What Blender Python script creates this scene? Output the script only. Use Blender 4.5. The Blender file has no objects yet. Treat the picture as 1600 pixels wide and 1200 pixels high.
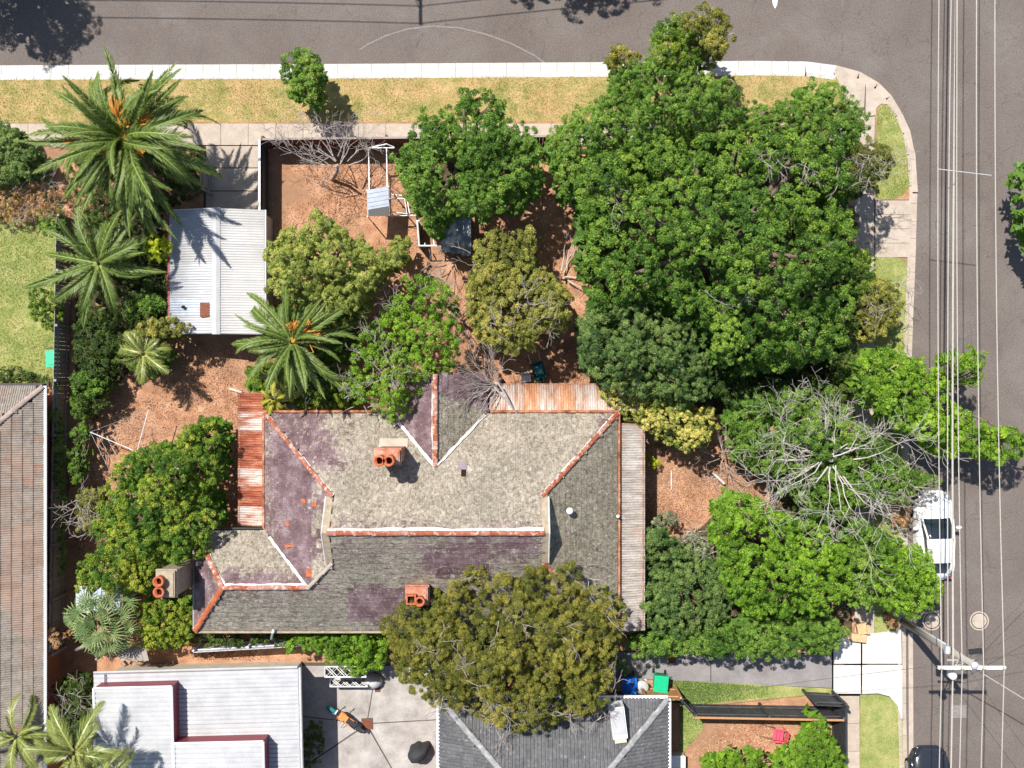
import bpy, math, random
import numpy as np
from mathutils import Vector, Matrix
random.seed(7)
RNG = np.random.default_rng(7)
S = bpy.context.scene
COL = S.collection
H = 50.0          # drone height (m)
PPM = 34.0        # photo pixels per metre at ground level
PI = math.pi

# ------------------------------------------------------------------ camera, sky, sun, exposure
cam = bpy.data.cameras.new('camera'); camo = bpy.data.objects.new('camera', cam); COL.objects.link(camo)
camo.location = (0, 0, H); camo.rotation_euler = (0, 0, 0)
cam.sensor_width = 36; cam.lens = 36 * H / (1600 / PPM); cam.clip_end = 1000; cam.clip_start = 1
S.camera = camo
SUN_EL = math.radians(62); SUN_H = Vector((-0.634, 0.773)).normalized()
w = bpy.data.worlds.new('World'); S.world = w; w.use_nodes = True
nt = w.node_tree; bg = nt.nodes['Background']
sky = nt.nodes.new('ShaderNodeTexSky'); sky.sky_type = 'NISHITA'; sky.sun_disc = False
sky.sun_elevation = SUN_EL; sky.sun_rotation = math.atan2(SUN_H.x, SUN_H.y)
nt.links.new(sky.outputs[0], bg.inputs[0]); bg.inputs[1].default_value = 0.1
sl = bpy.data.lights.new('sun', 'SUN'); sl.energy = 5.0; sl.angle = math.radians(0.53); sl.color = (1, 0.955, 0.88)
so = bpy.data.objects.new('sun', sl); COL.objects.link(so); so.location = (-20, 25, 60)
sd = Vector((SUN_H.x * math.cos(SUN_EL), SUN_H.y * math.cos(SUN_EL), math.sin(SUN_EL)))
so.rotation_euler = sd.to_track_quat('Z', 'Y').to_euler()
S.view_settings.view_transform = 'Standard'; S.view_settings.look = 'None'
S.view_settings.exposure = 0.5; S.view_settings.gamma = 1; S.view_settings.use_curve_mapping = False
S.cycles.max_bounces = 6; S.cycles.transparent_max_bounces = 6; S.cycles.use_denoising = True

# ------------------------------------------------------------------ helpers
def P(px, py, z=0.0):
    k = (H - z) / H / PPM
    return Vector(((px - 800) * k, (600 - py) * k, z))
def pxof(x, y, z):
    k = H * PPM / (H - z)
    return 800 + x * k, 600 - y * k

class MB:
    def __init__(s): s.v = []; s.f = []
    def add(s, vs, fs):
        n = len(s.v); s.v += [tuple(v) for v in vs]; s.f += [tuple(i + n for i in f) for f in fs]; return s
    def box(s, c, d, rz=0.0, taper=1.0):
        cx, cy, cz = c; dx, dy, dz = d[0] / 2, d[1] / 2, d[2] / 2
        co, si = math.cos(rz), math.sin(rz); vs = []
        for z, t in ((-dz, taper), (dz, 1)):
            for x, y in ((-dx, -dy), (dx, -dy), (dx, dy), (-dx, dy)):
                x *= t; y *= t
                vs.append((cx + x * co - y * si, cy + x * si + y * co, cz + z))
        return s.add(vs, [(3, 2, 1, 0), (4, 5, 6, 7), (0, 1, 5, 4), (1, 2, 6, 5), (2, 3, 7, 6), (3, 0, 4, 7)])
    def prism(s, poly, z0, z1):
        n = len(poly); a = sum(poly[i][0] * poly[(i + 1) % n][1] - poly[(i + 1) % n][0] * poly[i][1] for i in range(n))
        if a < 0: poly = poly[::-1]
        vs = [(p[0], p[1], z0) for p in poly] + [(p[0], p[1], z1) for p in poly]
        return s.add(vs, [tuple(range(n - 1, -1, -1)), tuple(range(n, 2 * n))] + [(i, (i + 1) % n, n + (i + 1) % n, n + i) for i in range(n)])
    def sheet(s, poly, z):
        n = len(poly); a = sum(poly[i][0] * poly[(i + 1) % n][1] - poly[(i + 1) % n][0] * poly[i][1] for i in range(n))
        if a < 0: poly = poly[::-1]
        return s.add([(p[0], p[1], z) for p in poly], [tuple(range(n))])
    def tube(s, pts, rad, n=6, cap=True):
        pts = [Vector(p) for p in pts]; m = len(pts)
        if not hasattr(rad, '__len__'): rad = [rad] * m
        vs = []
        for i, p in enumerate(pts):
            t = (pts[min(i + 1, m - 1)] - pts[max(i - 1, 0)])
            if t.length < 1e-6: t = Vector((0, 0, 1))
            t.normalize(); a = Vector((0, 0, 1)) if abs(t.z) < .9 else Vector((1, 0, 0))
            u = t.cross(a).normalized(); v = u.cross(t)
            for k in range(n):
                an = 2 * PI * k / n; vs.append(p + (u * math.cos(an) + v * math.sin(an)) * rad[i])
        fs = [(i * n + k, i * n + (k + 1) % n, (i + 1) * n + (k + 1) % n, (i + 1) * n + k) for i in range(m - 1) for k in range(n)]
        if cap: fs += [tuple(range(n - 1, -1, -1)), tuple((m - 1) * n + k for k in range(n))]
        return s.add(vs, fs)
    def lathe(s, c, prof, n=16, sx=1, sy=1):
        vs = []; m = len(prof)
        for r, z in prof:
            for k in range(n):
                a = 2 * PI * k / n; vs.append((c[0] + r * sx * math.cos(a), c[1] + r * sy * math.sin(a), c[2] + z))
        fs = [(i * n + k, i * n + (k + 1) % n, (i + 1) * n + (k + 1) % n, (i + 1) * n + k) for i in range(m - 1) for k in range(n)]
        fs += [tuple(range(n - 1, -1, -1)), tuple((m - 1) * n + k for k in range(n))]
        return s.add(vs, fs)
    def mesh(s, name, mat, smooth=False):
        me = bpy.data.meshes.new(name); me.from_pydata(s.v, [], s.f); me.materials.append(mat)
        if smooth: me.polygons.foreach_set('use_smooth', [True] * len(me.polygons))
        me.update(); return me

def obj(name, me, parent=None, M=None, local=False):
    o = bpy.data.objects.new(name, me); COL.objects.link(o)
    if parent is not None:
        o.parent = parent
        if not local and parent.parent is None: o.matrix_parent_inverse = Matrix.Translation(-parent.location)
    if M is not None: o.matrix_basis = M
    return o
def part(name, mb, mat, parent, smooth=False, local=False, M=None, label=None, kind=None):
    o = obj(name, mb.mesh(name, mat, smooth), parent, M, local)
    if label: o['label'] = label
    if kind: o['kind'] = kind
    return o
def tag(o, label, cat, group=None):
    o['label'] = label; o['category'] = cat
    if group: o['group'] = group
    return o
def thing(name, label, cat, loc=(0, 0, 0), group=None, rz=0):
    o = bpy.data.objects.new(name, None); COL.objects.link(o); o.location = loc; o.rotation_euler = (0, 0, rz)
    o.empty_display_size = .3
    return tag(o, label, cat, group)
def struct(name, mb, mat, smooth=False):
    o = obj(name, mb.mesh(name, mat, smooth)); o['kind'] = 'structure'; return o
def copy_tree(o, parent=None):
    c = o.copy(); COL.objects.link(c)
    if parent is not None: c.parent = parent
    for ch in list(o.children): copy_tree(ch, c)
    return c

# ------------------------------------------------------------------ materials
def base_mat(name, rough=.8, spec=.3, metal=0):
    m = bpy.data.materials.new(name); m.use_nodes = True
    n = m.node_tree.nodes; b = n['Principled BSDF']
    b.inputs['Roughness'].default_value = rough; b.inputs['Specular IOR Level'].default_value = spec
    b.inputs['Metallic'].default_value = metal
    return m, n, m.node_tree.links, b
def c4(c): return (c[0], c[1], c[2], 1)
def ramp(n, stops, interp='LINEAR'):
    r = n.new('ShaderNodeValToRGB'); e = r.color_ramp.elements; r.color_ramp.interpolation = interp
    e[0].position = stops[0][0]; e[0].color = c4(stops[0][1]); e[1].position = stops[-1][0]; e[1].color = c4(stops[-1][1])
    for p, c in stops[1:-1]:
        x = e.new(p); x.color = c4(c)
    return r
def noise(n, l, scale, detail=4, rough=.6, dist=0, vec=None, stretch=None):
    g = n.new('ShaderNodeNewGeometry').outputs['Position'] if vec is None else vec
    if stretch:
        mp = n.new('ShaderNodeMapping'); mp.inputs['Scale'].default_value = stretch; l.new(g, mp.inputs[0]); g = mp.outputs[0]
    t = n.new('ShaderNodeTexNoise'); t.inputs['Scale'].default_value = scale; t.inputs['Detail'].default_value = detail
    t.inputs['Roughness'].default_value = rough; t.inputs['Distortion'].default_value = dist
    l.new(g, t.inputs['Vector']); return t.outputs['Fac']
def mixc(n, l, fac, a, b, mode='MIX'):
    x = n.new('ShaderNodeMix'); x.data_type = 'RGBA'; x.blend_type = mode
    for sock, v in ((0, fac), (6, a), (7, b)):
        if isinstance(v, (int, float)): x.inputs[sock].default_value = v
        elif isinstance(v, tuple): x.inputs[sock].default_value = c4(v)
        else: l.new(v, x.inputs[sock])
    return x.outputs[2]
def math_(n, l, op, a, b=0.0, c=None, clamp=False):
    x = n.new('ShaderNodeMath'); x.operation = op; x.use_clamp = clamp
    for i, v in enumerate((a, b, c)):
        if v is None: continue
        if isinstance(v, (int, float)): x.inputs[i].default_value = v
        else: l.new(v, x.inputs[i])
    return x.outputs[0]
def bump(n, l, b, h, strength=.4, dist=.02):
    x = n.new('ShaderNodeBump'); x.inputs['Strength'].default_value = strength; x.inputs['Distance'].default_value = dist
    l.new(h, x.inputs['Height']); l.new(x.outputs[0], b.inputs['Normal'])
def M2(name, stops, scale=8, rough=.85, spec=.25, bmp=.3, detail=6, fine=None, metal=0, stretch=None, big=None, objrand=None, streak=None):
    """colour ramp over noise, optional fine speckle, large stains, per-object tint"""
    m, n, l, b = base_mat(name, rough, spec, metal)
    f = noise(n, l, scale, detail, .65, stretch=stretch)
    r = ramp(n, stops); l.new(f, r.inputs[0]); col = r.outputs[0]
    if fine:
        f2 = noise(n, l, fine[0], 2, .7)
        r2 = ramp(n, [(.3, (1 - fine[1],) * 3), (.7, (1 + fine[1],) * 3)]); l.new(f2, r2.inputs[0])
        col = mixc(n, l, 1.0, col, r2.outputs[0], 'MULTIPLY')
    if big:
        f3 = noise(n, l, big[0], 3, .6, .4); r3 = ramp(n, [(big[3] if len(big) > 3 else .45, (0, 0, 0)), (big[4] if len(big) > 4 else .65, (1, 1, 1))]); l.new(f3, r3.inputs[0])
        fac = math_(n, l, 'MULTIPLY', r3.outputs[0], big[1]); col = mixc(n, l, fac, col, big[2])
    if objrand:
        oi = n.new('ShaderNodeObjectInfo'); r4 = ramp(n, objrand[1]); l.new(oi.outputs['Random'], r4.inputs[0])
        col = mixc(n, l, objrand[0], col, r4.outputs[0])
    l.new(col, b.inputs['Base Color'])
    if bmp: bump(n, l, b, f, bmp)
    return m
def flat(name, c, rough=.5, spec=.5, metal=0, var=.12):
    return M2(name, [(.3, tuple(x * (1 - var) for x in c)), (.7, tuple(min(1, x * (1 + var)) for x in c))], 9, rough, spec, .08, 4, metal=metal)

asphalt_m, n, l, b = base_mat('asphalt', .9, .25)
f = noise(n, l, .35, 4, .6, .6); r = ramp(n, [(.3, (.122, .10, .09)), (.55, (.142, .12, .108)), (.75, (.165, .146, .135))]); l.new(f, r.inputs[0])
f2 = noise(n, l, 22, 3, .8); r2 = ramp(n, [(.28, (.5, .5, .5)), (.5, (1, 1, 1)), (.74, (1.5, 1.47, 1.4))]); l.new(f2, r2.inputs[0])
f3 = noise(n, l, .9, 5, .7, 1.2, stretch=(1, .25, 1)); r3 = ramp(n, [(.6, (0, 0, 0)), (.72, (1, 1, 1))]); l.new(f3, r3.inputs[0])
c_ = mixc(n, l, 1.0, r.outputs[0], r2.outputs[0], 'MULTIPLY')
c_ = mixc(n, l, math_(n, l, 'MULTIPLY', r3.outputs[0], .5), c_, (.085, .075, .072))
vz = n.new('ShaderNodeTexVoronoi'); vz.feature = 'DISTANCE_TO_EDGE'; vz.inputs['Scale'].default_value = .28
gp = n.new('ShaderNodeNewGeometry'); nz = n.new('ShaderNodeTexNoise'); nz.inputs['Scale'].default_value = 1.2; l.new(gp.outputs['Position'], nz.inputs['Vector'])
vm = n.new('ShaderNodeVectorMath'); vm.operation = 'MULTIPLY_ADD'; l.new(nz.outputs['Color'], vm.inputs[0]); vm.inputs[1].default_value = (1.6, 1.6, 1.6); l.new(gp.outputs['Position'], vm.inputs[2]); l.new(vm.outputs[0], vz.inputs['Vector'])
rc = ramp(n, [(0, (1, 1, 1)), (.006, (0, 0, 0))]); l.new(vz.outputs['Distance'], rc.inputs[0])
c_ = mixc(n, l, math_(n, l, 'MULTIPLY', rc.outputs[0], .45), c_, (.05, .045, .045))
l.new(c_, b.inputs['Base Color']); bump(n, l, b, f2, .5, .01)

soil_m = M2('orange_soil', [(.25, (.15, .075, .045)), (.42, (.33, .17, .10)), (.6, (.45, .25, .15)), (.8, (.55, .37, .25))], 1.5, .95, .1, .8, 10, fine=(20, .38), big=(.4, .65, (.24, .145, .09), .47, .6))
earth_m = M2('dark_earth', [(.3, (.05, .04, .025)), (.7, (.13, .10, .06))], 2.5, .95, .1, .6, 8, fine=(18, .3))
lawn_m = M2('dry_lawn', [(.3, (.15, .17, .045)), (.48, (.31, .26, .10)), (.68, (.48, .33, .17))], 1.3, .95, .1, .6, 9, fine=(25, .35), big=(.45, .6, (.42, .26, .13)))
lawn2_m = M2('green_lawn', [(.3, (.14, .19, .05)), (.5, (.25, .27, .09)), (.72, (.38, .34, .15))], 1.3, .95, .1, .6, 9, fine=(25, .35))
conc_w = M2('white_concrete', [(.3, (.48, .465, .44)), (.7, (.64, .62, .59))], 3, .85, .2, .1, 7, fine=(30, .08), big=(.8, .35, (.45, .40, .35), .55, .75))
kerb_w = M2('kerb_concrete', [(.3, (.42, .41, .39)), (.7, (.56, .55, .53))], 2.5, .85, .2, .1, 7, fine=(30, .1), big=(1.1, .35, (.40, .37, .33), .5, .7))
conc_b = M2('beige_concrete', [(.3, (.33, .27, .22)), (.7, (.47, .40, .33))], 2.2, .9, .2, .15, 7, fine=(30, .15), objrand=(.15, [(0, (.3, .24, .2)), (1, (.55, .48, .42))]))
conc_g = M2('stained_concrete', [(.28, (.22, .20, .19)), (.5, (.36, .33, .31)), (.72, (.47, .44, .41))], 1.1, .88, .25, .2, 8, fine=(26, .15), big=(.6, .4, (.22, .19, .18)))
conc_d = M2('grey_driveway', [(.3, (.17, .16, .16)), (.7, (.27, .25, .25))], 1.0, .88, .25, .2, 8, fine=(26, .15))
joint_m = flat('joint_grime', (.09, .075, .06), .95, .1)
timber_grey = M2('weathered_timber', [(.3, (.22, .20, .18)), (.7, (.36, .33, .30))], 4, .9, .2, .3, 6, stretch=(8, 8, .6), objrand=(.3, [(0, (.2, .17, .15)), (1, (.42, .38, .34))]))
timber_red = M2('redbrown_timber', [(.3, (.10, .04, .03)), (.7, (.22, .08, .05))], 4, .9, .2, .3, 6, stretch=(8, 8, .6))
timber_tan = M2('tan_timber', [(.3, (.34, .17, .075)), (.7, (.52, .29, .14))], 3, .85, .2, .3, 6, stretch=(4, 4, 1), objrand=(.3, [(0, (.3, .14, .06)), (1, (.58, .33, .17))]))
fence_dark = M2('charcoal_fence', [(.3, (.03, .033, .038)), (.7, (.07, .072, .078))], 3, .6, .4, .1, 6)
fence_pale = M2('pale_fence', [(.3, (.45, .46, .5)), (.7, (.62, .63, .66))], 3, .7, .4, .1, 6)
bark_m = M2('bark', [(.3, (.09, .065, .045)), (.7, (.22, .17, .13))], 6, .95, .15, .6, 7, stretch=(3, 3, .6))
bark_pale = M2('pale_dead_wood', [(.3, (.34, .30, .275)), (.7, (.63, .58, .535))], 7, .9, .2, .4, 6)
bark_dead = M2('grey_dead_twigs', [(.3, (.22, .18, .17)), (.7, (.48, .42, .39))], 7, .9, .2, .4, 6)
metal_white = M2('white_roof_metal', [(.3, (.35, .352, .36)), (.7, (.46, .463, .475))], 1.3, .45, .5, .05, 6, fine=(14, .06), big=(.7, .25, (.5, .5, .52)))
metal_slope_shade = M2('galvanised_slope_shade', [(.3, (.30, .295, .285)), (.7, (.44, .43, .42))], 1.1, .5, .5, .05, 6, fine=(12, .1), big=(.9, .3, (.42, .43, .47)), objrand=(.35, [(0, (.32, .31, .30)), (.5, (.42, .41, .40)), (1, (.5, .49, .48))]))  # its grey also carries the shade of the shed's right slope
metal_blue = M2('bluegrey_metal', [(.3, (.30, .34, .42)), (.7, (.46, .5, .58))], 2, .5, .5, .05, 6)
pipe_m = M2('galvanised_pipe', [(.3, (.45, .46, .47)), (.7, (.68, .68, .69))], 6, .45, .5, .1, 4, metal=.3)
white_paint = M2('white_paint', [(.3, (.72, .72, .72)), (.7, (.84, .84, .84))], 5, .5, .4, .05, 4)
cream_wall = M2('cream_render', [(.3, (.46, .40, .32)), (.7, (.6, .54, .45))], 3, .9, .2, .2, 6)
brick_m = M2('red_brick', [(.3, (.24, .10, .065)), (.7, (.40, .18, .11))], 9, .9, .2, .3, 5)
burg_m = flat('burgundy_fascia', (.22, .03, .045), .5, .4)
terra_m = M2('terracotta', [(.3, (.30, .07, .03)), (.7, (.52, .17, .075))], 5, .8, .25, .15, 5, fine=(25, .2))
terra_dark = flat('sooty_hole', (.03, .012, .01), .95, .1)
stack_m = M2('orange_brick_stack', [(.3, (.30, .10, .06)), (.7, (.50, .22, .14))], 6, .85, .2, .25, 6, fine=(22, .3), big=(2.0, .5, (.55, .45, .36)))
rend_m = M2('lichened_render', [(.3, (.25, .20, .14)), (.7, (.42, .35, .26))], 5, .9, .2, .3, 6)
pale_trim_m = M2('pale_trim', [(.3, (.48, .44, .40)), (.6, (.74, .71, .67)), (.8, (.45, .22, .13))], 6, .9, .2, .3, 6)
ridge_m = M2('ridge_terracotta', [(.4, (.24, .055, .028)), (.54, (.32, .095, .05)), (.60, (.46, .38, .32)), (.75, (.58, .52, .47))], 5, .85, .25, .3, 7, fine=(26, .25), objrand=(.25, [(0, (.28, .07, .03)), (.6, (.42, .2, .13)), (1, (.62, .56, .5))]))
gutter_rust = M2('rusty_gutter', [(.35, (.16, .05, .03)), (.55, (.38, .16, .08)), (.75, (.55, .42, .33))], 3, .8, .3, .2, 6)
dark_glass = base_mat('car_glass', .06, .8)[0]; dark_glass.node_tree.nodes['Principled BSDF'].inputs['Base Color'].default_value = (.015, .022, .028, 1)
rubber_m = flat('rubber', (.02, .02, .02), .85, .2)
rim_m = flat('alloy_rim', (.5, .5, .52), .3, .6, .7)
black_m = flat('black_plastic', (.02, .021, .023), .5, .4)
cover_m = flat('black_cover_fabric', (.035, .037, .04), .75, .3)
wire_m = flat('pale_cable', (.44, .41, .36), .5, .4)
wire_dark = flat('dark_cable', (.08, .075, .07), .6, .3)

def paint(name, c, rough=.25):
    m, n, l, b = base_mat(name, rough, .6); b.inputs['Coat Weight'].default_value = .6; b.inputs['Coat Roughness'].default_value = .06
    f = noise(n, l, 30, 3, .7); r = ramp(n, [(.3, tuple(x * .93 for x in c)), (.7, c)]); l.new(f, r.inputs[0]); l.new(r.outputs[0], b.inputs['Base Color']); return m
car_white = paint('white_car_paint', (.8, .8, .8)); car_black = paint('black_car_paint', (.018, .02, .028), .2)
green_pl = flat('green_plastic', (.0, .42, .20), .45, .5); blue_pl = flat('blue_plastic', (.0, .12, .55), .45, .5)
pink_pl = flat('pink_plastic', (.75, .08, .14), .4, .5); orange_pl = flat('orange_plastic', (.75, .22, .05), .45, .5)
teal_pl = flat('teal_plastic', (.0, .14, .15), .45, .5); drum_m = flat('drum_metal', (.42, .43, .41), .5, .5)
rust_plate = M2('rusty_plate', [(.3, (.11, .035, .02)), (.7, (.22, .08, .045))], 8, .8, .3, .3, 6)
sand_m = M2('sandstone_block', [(.3, (.42, .28, .14)), (.7, (.62, .45, .26))], 6, .9, .2, .3, 6)

LG = 1.0
def leaf_mat(name, dark, mid, light, transl=.32, rough=.55, spec=.28):
    if name.startswith('leaf_') and 'litter' not in name: dark, mid, light = [tuple(min(.8, q * g) for q, g in zip(c, (1.55, 1.28, 1.05))) for c in (dark, mid, light)]
    m, n, l, b = base_mat(name, rough, spec)
    a = n.new('ShaderNodeAttribute'); a.attribute_name = 'v'
    r = ramp(n, [(.0, dark), (.45, mid), (1, light)]); l.new(a.outputs['Fac'], r.inputs[0])
    l.new(r.outputs[0], b.inputs['Base Color'])
    t = n.new('ShaderNodeBsdfTranslucent'); h = n.new('ShaderNodeMix'); h.data_type = 'RGBA'; h.blend_type = 'MULTIPLY'
    h.inputs[0].default_value = 1; l.new(r.outputs[0], h.inputs[6]); h.inputs[7].default_value = (1.35, 1.25, .5, 1); l.new(h.outputs[2], t.inputs[0])
    mx = n.new('ShaderNodeMixShader'); mx.inputs[0].default_value = transl; l.new(b.outputs[0], mx.inputs[1]); l.new(t.outputs[0], mx.inputs[2])
    l.new(mx.outputs[0], n['Material Output'].inputs[0]); return m
L_deep = leaf_mat('leaf_deep', (.022, .068, .012), (.058, .148, .021), (.185, .33, .052))
L_mid = leaf_mat('leaf_mid', (.035, .095, .014), (.08, .19, .03), (.20, .34, .07))
L_bright = leaf_mat('leaf_bright', (.045, .12, .012), (.11, .25, .022), (.24, .43, .05), .35)
L_yellow = leaf_mat('leaf_yellowgreen', (.06, .10, .02), (.165, .25, .06), (.33, .41, .13))
L_mixed = leaf_mat('leaf_mixed', (.025, .085, .012), (.085, .19, .022), (.31, .38, .055))
L_olive = leaf_mat('leaf_olive', (.028, .045, .010), (.095, .125, .022), (.27, .29, .065), .22)
L_gum = leaf_mat('leaf_gum', (.045, .07, .016), (.125, .17, .035), (.33, .35, .10), .25)
L_grey = leaf_mat('leaf_greygreen', (.022, .06, .018), (.06, .13, .036), (.18, .29, .10), .25)
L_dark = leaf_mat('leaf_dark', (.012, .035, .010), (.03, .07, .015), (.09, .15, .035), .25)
L_flower = leaf_mat('leaf_flowering', (.045, .10, .015), (.18, .25, .05), (.52, .52, .20), .25)
L_lemon = leaf_mat('leaf_lemon', (.11, .20, .015), (.25, .38, .02), (.45, .56, .05), .4)
L_blue = leaf_mat('leaf_bluegreen', (.05, .09, .06), (.13, .19, .13), (.30, .38, .28), .2)
L_dry = leaf_mat('leaf_dry', (.10, .06, .03), (.24, .16, .09), (.5, .38, .22), .2)
L_palm = leaf_mat('palm_frond_green', (.03, .062, .010), (.105, .165, .03), (.36, .42, .11), .22, .5, .4)
L_palm2 = leaf_mat('palm_frond_yellow', (.06, .10, .02), (.19, .23, .05), (.46, .46, .14), .22, .42, .6)
L_fan = leaf_mat('fan_leaf_green', (.035, .09, .025), (.11, .18, .055), (.33, .38, .16), .2, .5, .35)
grass_m = leaf_mat('grass_blade', (.14, .17, .04), (.32, .29, .10), (.58, .47, .22), .2)
grass2_m = leaf_mat('grass_blade_green', (.10, .17, .03), (.24, .29, .07), (.50, .47, .18), .2)
grass3_m = leaf_mat('grass_blade_lush', (.05, .13, .02), (.11, .22, .04), (.22, .33, .08), .2)
litter_m = leaf_mat('leaf_litter', (.12, .05, .025), (.36, .18, .10), (.68, .50, .36), .05)

# ------------------------------------------------------------------ leaf engine
def np_mesh(name, V, nper, mat, v=None):
    """V: (n, nper, 3) separate polygons"""
    n = V.shape[0]; me = bpy.data.meshes.new(name)
    me.vertices.add(n * nper); me.vertices.foreach_set('co', V.reshape(-1).astype(np.float32))
    me.loops.add(n * nper); me.loops.foreach_set('vertex_index', np.arange(n * nper, dtype=np.int32))
    me.polygons.add(n); me.polygons.foreach_set('loop_start', np.arange(0, n * nper, nper, dtype=np.int32))
    me.update(calc_edges=True)
    if v is not None:
        a = me.attributes.new('v', 'FLOAT', 'POINT'); a.data.foreach_set('value', np.repeat(v, nper).astype(np.float32))
    me.materials.append(mat); return me
def unit(a): return a / (np.linalg.norm(a, axis=-1, keepdims=True) + 1e-9)
def leaf_quads(pos, nrm, L, Wd, v):
    n = len(pos); t = unit(np.cross(nrm, RNG.normal(size=(n, 3)))); s = np.cross(nrm, t)
    Ln = (L * RNG.uniform(.65, 1.25, n))[:, None]; Wn = (Wd * RNG.uniform(.7, 1.2, n))[:, None]
    V = np.stack([pos - t * Ln * .5, pos + s * Wn * .5 + nrm * Wn * .12, pos + t * Ln * .5 - nrm * Ln * .1, pos - s * Wn * .5 + nrm * Wn * .12], 1)
    return V
def leaf_tris(pos, nrm, L, Wd):
    n = len(pos); t = unit(np.cross(nrm, RNG.normal(size=(n, 3)))); s = np.cross(nrm, t)
    Ln = (L * RNG.uniform(.65, 1.3, n))[:, None]; Wn = (Wd * RNG.uniform(.7, 1.25, n))[:, None]
    return np.stack([pos - t * Ln * .45 - s * Wn * .5, pos - t * Ln * .35 + s * Wn * .5, pos + t * Ln * .6 - nrm * Ln * .1], 1)
def crown_leaves(blobs, clump, L, Wd, cover, jit=.55, low=-.25, fill=.25, hue=0.0):
    """blobs: array (n,4) world x,y,z,r"""
    B = np.array(blobs, float); Vs = []; vs = []
    for x, y, z, R in B:
        R = max(R, clump * .8)
        nc = max(4, int(2.6 * (R / clump) ** 2))
        d = unit(RNG.normal(size=(nc * 3, 3))); d = d[d[:, 2] > low][:nc]; nc = len(d)
        rad = R * RNG.uniform(.72, 1.0, nc)
        inner = RNG.random(nc) < fill; rad[inner] *= RNG.uniform(.35, .8, inner.sum())
        cp = np.array([x, y, z]) + d * rad[:, None] * np.array([1, 1, .8])
        cr = clump * RNG.uniform(.55, 1.25, nc)
        nl = int(cover * R * R * PI / (L * Wd * .5) / nc) + 1
        ci = np.repeat(np.arange(nc), nl); n = len(ci)
        dd = unit(unit(RNG.normal(size=(n, 3))) + d[ci] * .7 + np.array([0, 0, .25]))
        pos = cp[ci] + dd * (cr[ci] * RNG.uniform(.55, 1.0, n))[:, None]
        nr = unit(dd + jit * RNG.normal(size=(n, 3)) + np.array([0, 0, .35]))
        bt = RNG.normal(0, .13)
        cv = RNG.normal(.40 + hue + bt, .16, nc)
        v = np.clip(cv[ci] + RNG.normal(0, .2, n) + .5 * (RNG.random(n) < .04), 0, 1)  # a few leaves brightened as painted highlights
        Vs.append(leaf_tris(pos, nr, L, Wd)); vs.append(v)
    return np.concatenate(Vs), np.concatenate(vs)
def edge_dist(poly, x, y):
    inside = False; dm = 1e9; n = len(poly)
    for i in range(n):
        x1, y1 = poly[i]; x2, y2 = poly[(i + 1) % n]
        if (y1 > y) != (y2 > y) and x < (x2 - x1) * (y - y1) / (y2 - y1) + x1: inside = not inside
        t = max(0, min(1, ((x - x1) * (x2 - x1) + (y - y1) * (y2 - y1)) / ((x2 - x1) ** 2 + (y2 - y1) ** 2 + 1e-9)))
        dm = min(dm, math.hypot(x - x1 - t * (x2 - x1), y - y1 - t * (y2 - y1)))
    return dm if inside else -dm
def poly_blobs(poly, rmin, rmax, z0, z1, rnd, tries=900, pack=.62, drop=0.0, xy_bias=None):
    xs = [p[0] for p in poly]; ys = [p[1] for p in poly]; cand = []
    for _ in range(tries):
        x = rnd.uniform(min(xs), max(xs)); y = rnd.uniform(min(ys), max(ys)); d = edge_dist(poly, x, y)
        if d < rmin * .75: continue
        cand.append((x, y, d))
    if not cand: return []
    dmax = max(c[2] for c in cand); out = []
    cand = [(x, y, d, min(max(rmin, d), rmax) * rnd.uniform(.75, 1.0)) for x, y, d in cand]
    cand.sort(key=lambda c: -c[3])
    for x, y, d, r in cand:
        if all(math.hypot(x - o[0], y - o[1]) > pack * (r + o[3]) for o in out) and rnd.random() >= drop:
            out.append((x, y, d, r))
    res = []
    for x, y, d, r in out:
        zj = .12 * (z1 - .5) + .1; zt = z0 + (z1 - z0) * min(1, d / (dmax * .75)) ** .6 + rnd.uniform(-zj, zj)
        rw = r / PPM * (H - zt) / H
        w_ = P(x, y, zt - rw * .5); res.append((w_.x, w_.y, max(zt - rw * .8, rw * .5), rw))
    return res
def trunk_mb(base, blobs, r0, rnd, limbs=9, fork=.35, wig=.25):
    mb = MB(); bz = max(b[2] for b in blobs); top = Vector((sum(b[0] for b in blobs) / len(blobs), sum(b[1] for b in blobs) / len(blobs), bz * .85))
    fk = base.lerp(top, fork); fk.x += rnd.uniform(-.15, .15)
    mb.tube([base, base.lerp(fk, .5) + Vector((rnd.uniform(-.1, .1), rnd.uniform(-.1, .1), 0)), fk], [r0 * 1.25, r0, r0 * .85], 8)
    for b in rnd.sample(list(blobs), min(limbs, len(blobs))):
        e = Vector(b[:3]); m = fk.lerp(e, .5) + Vector((rnd.uniform(-wig, wig), rnd.uniform(-wig, wig), wig))
        mb.tube([fk - Vector((0, 0, .1)), m, e], [r0 * .55, r0 * .33, r0 * .1], 6)
        for _ in range(3):
            q = e + Vector((rnd.uniform(-1, 1), rnd.uniform(-1, 1), rnd.uniform(0, .8))) * b[3] * .9
            mb.tube([e.lerp(m, .2), q], [r0 * .14, .012], 4)
    return mb
PLANTS = 0; NLEAF = 0; FINE = .56
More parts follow.
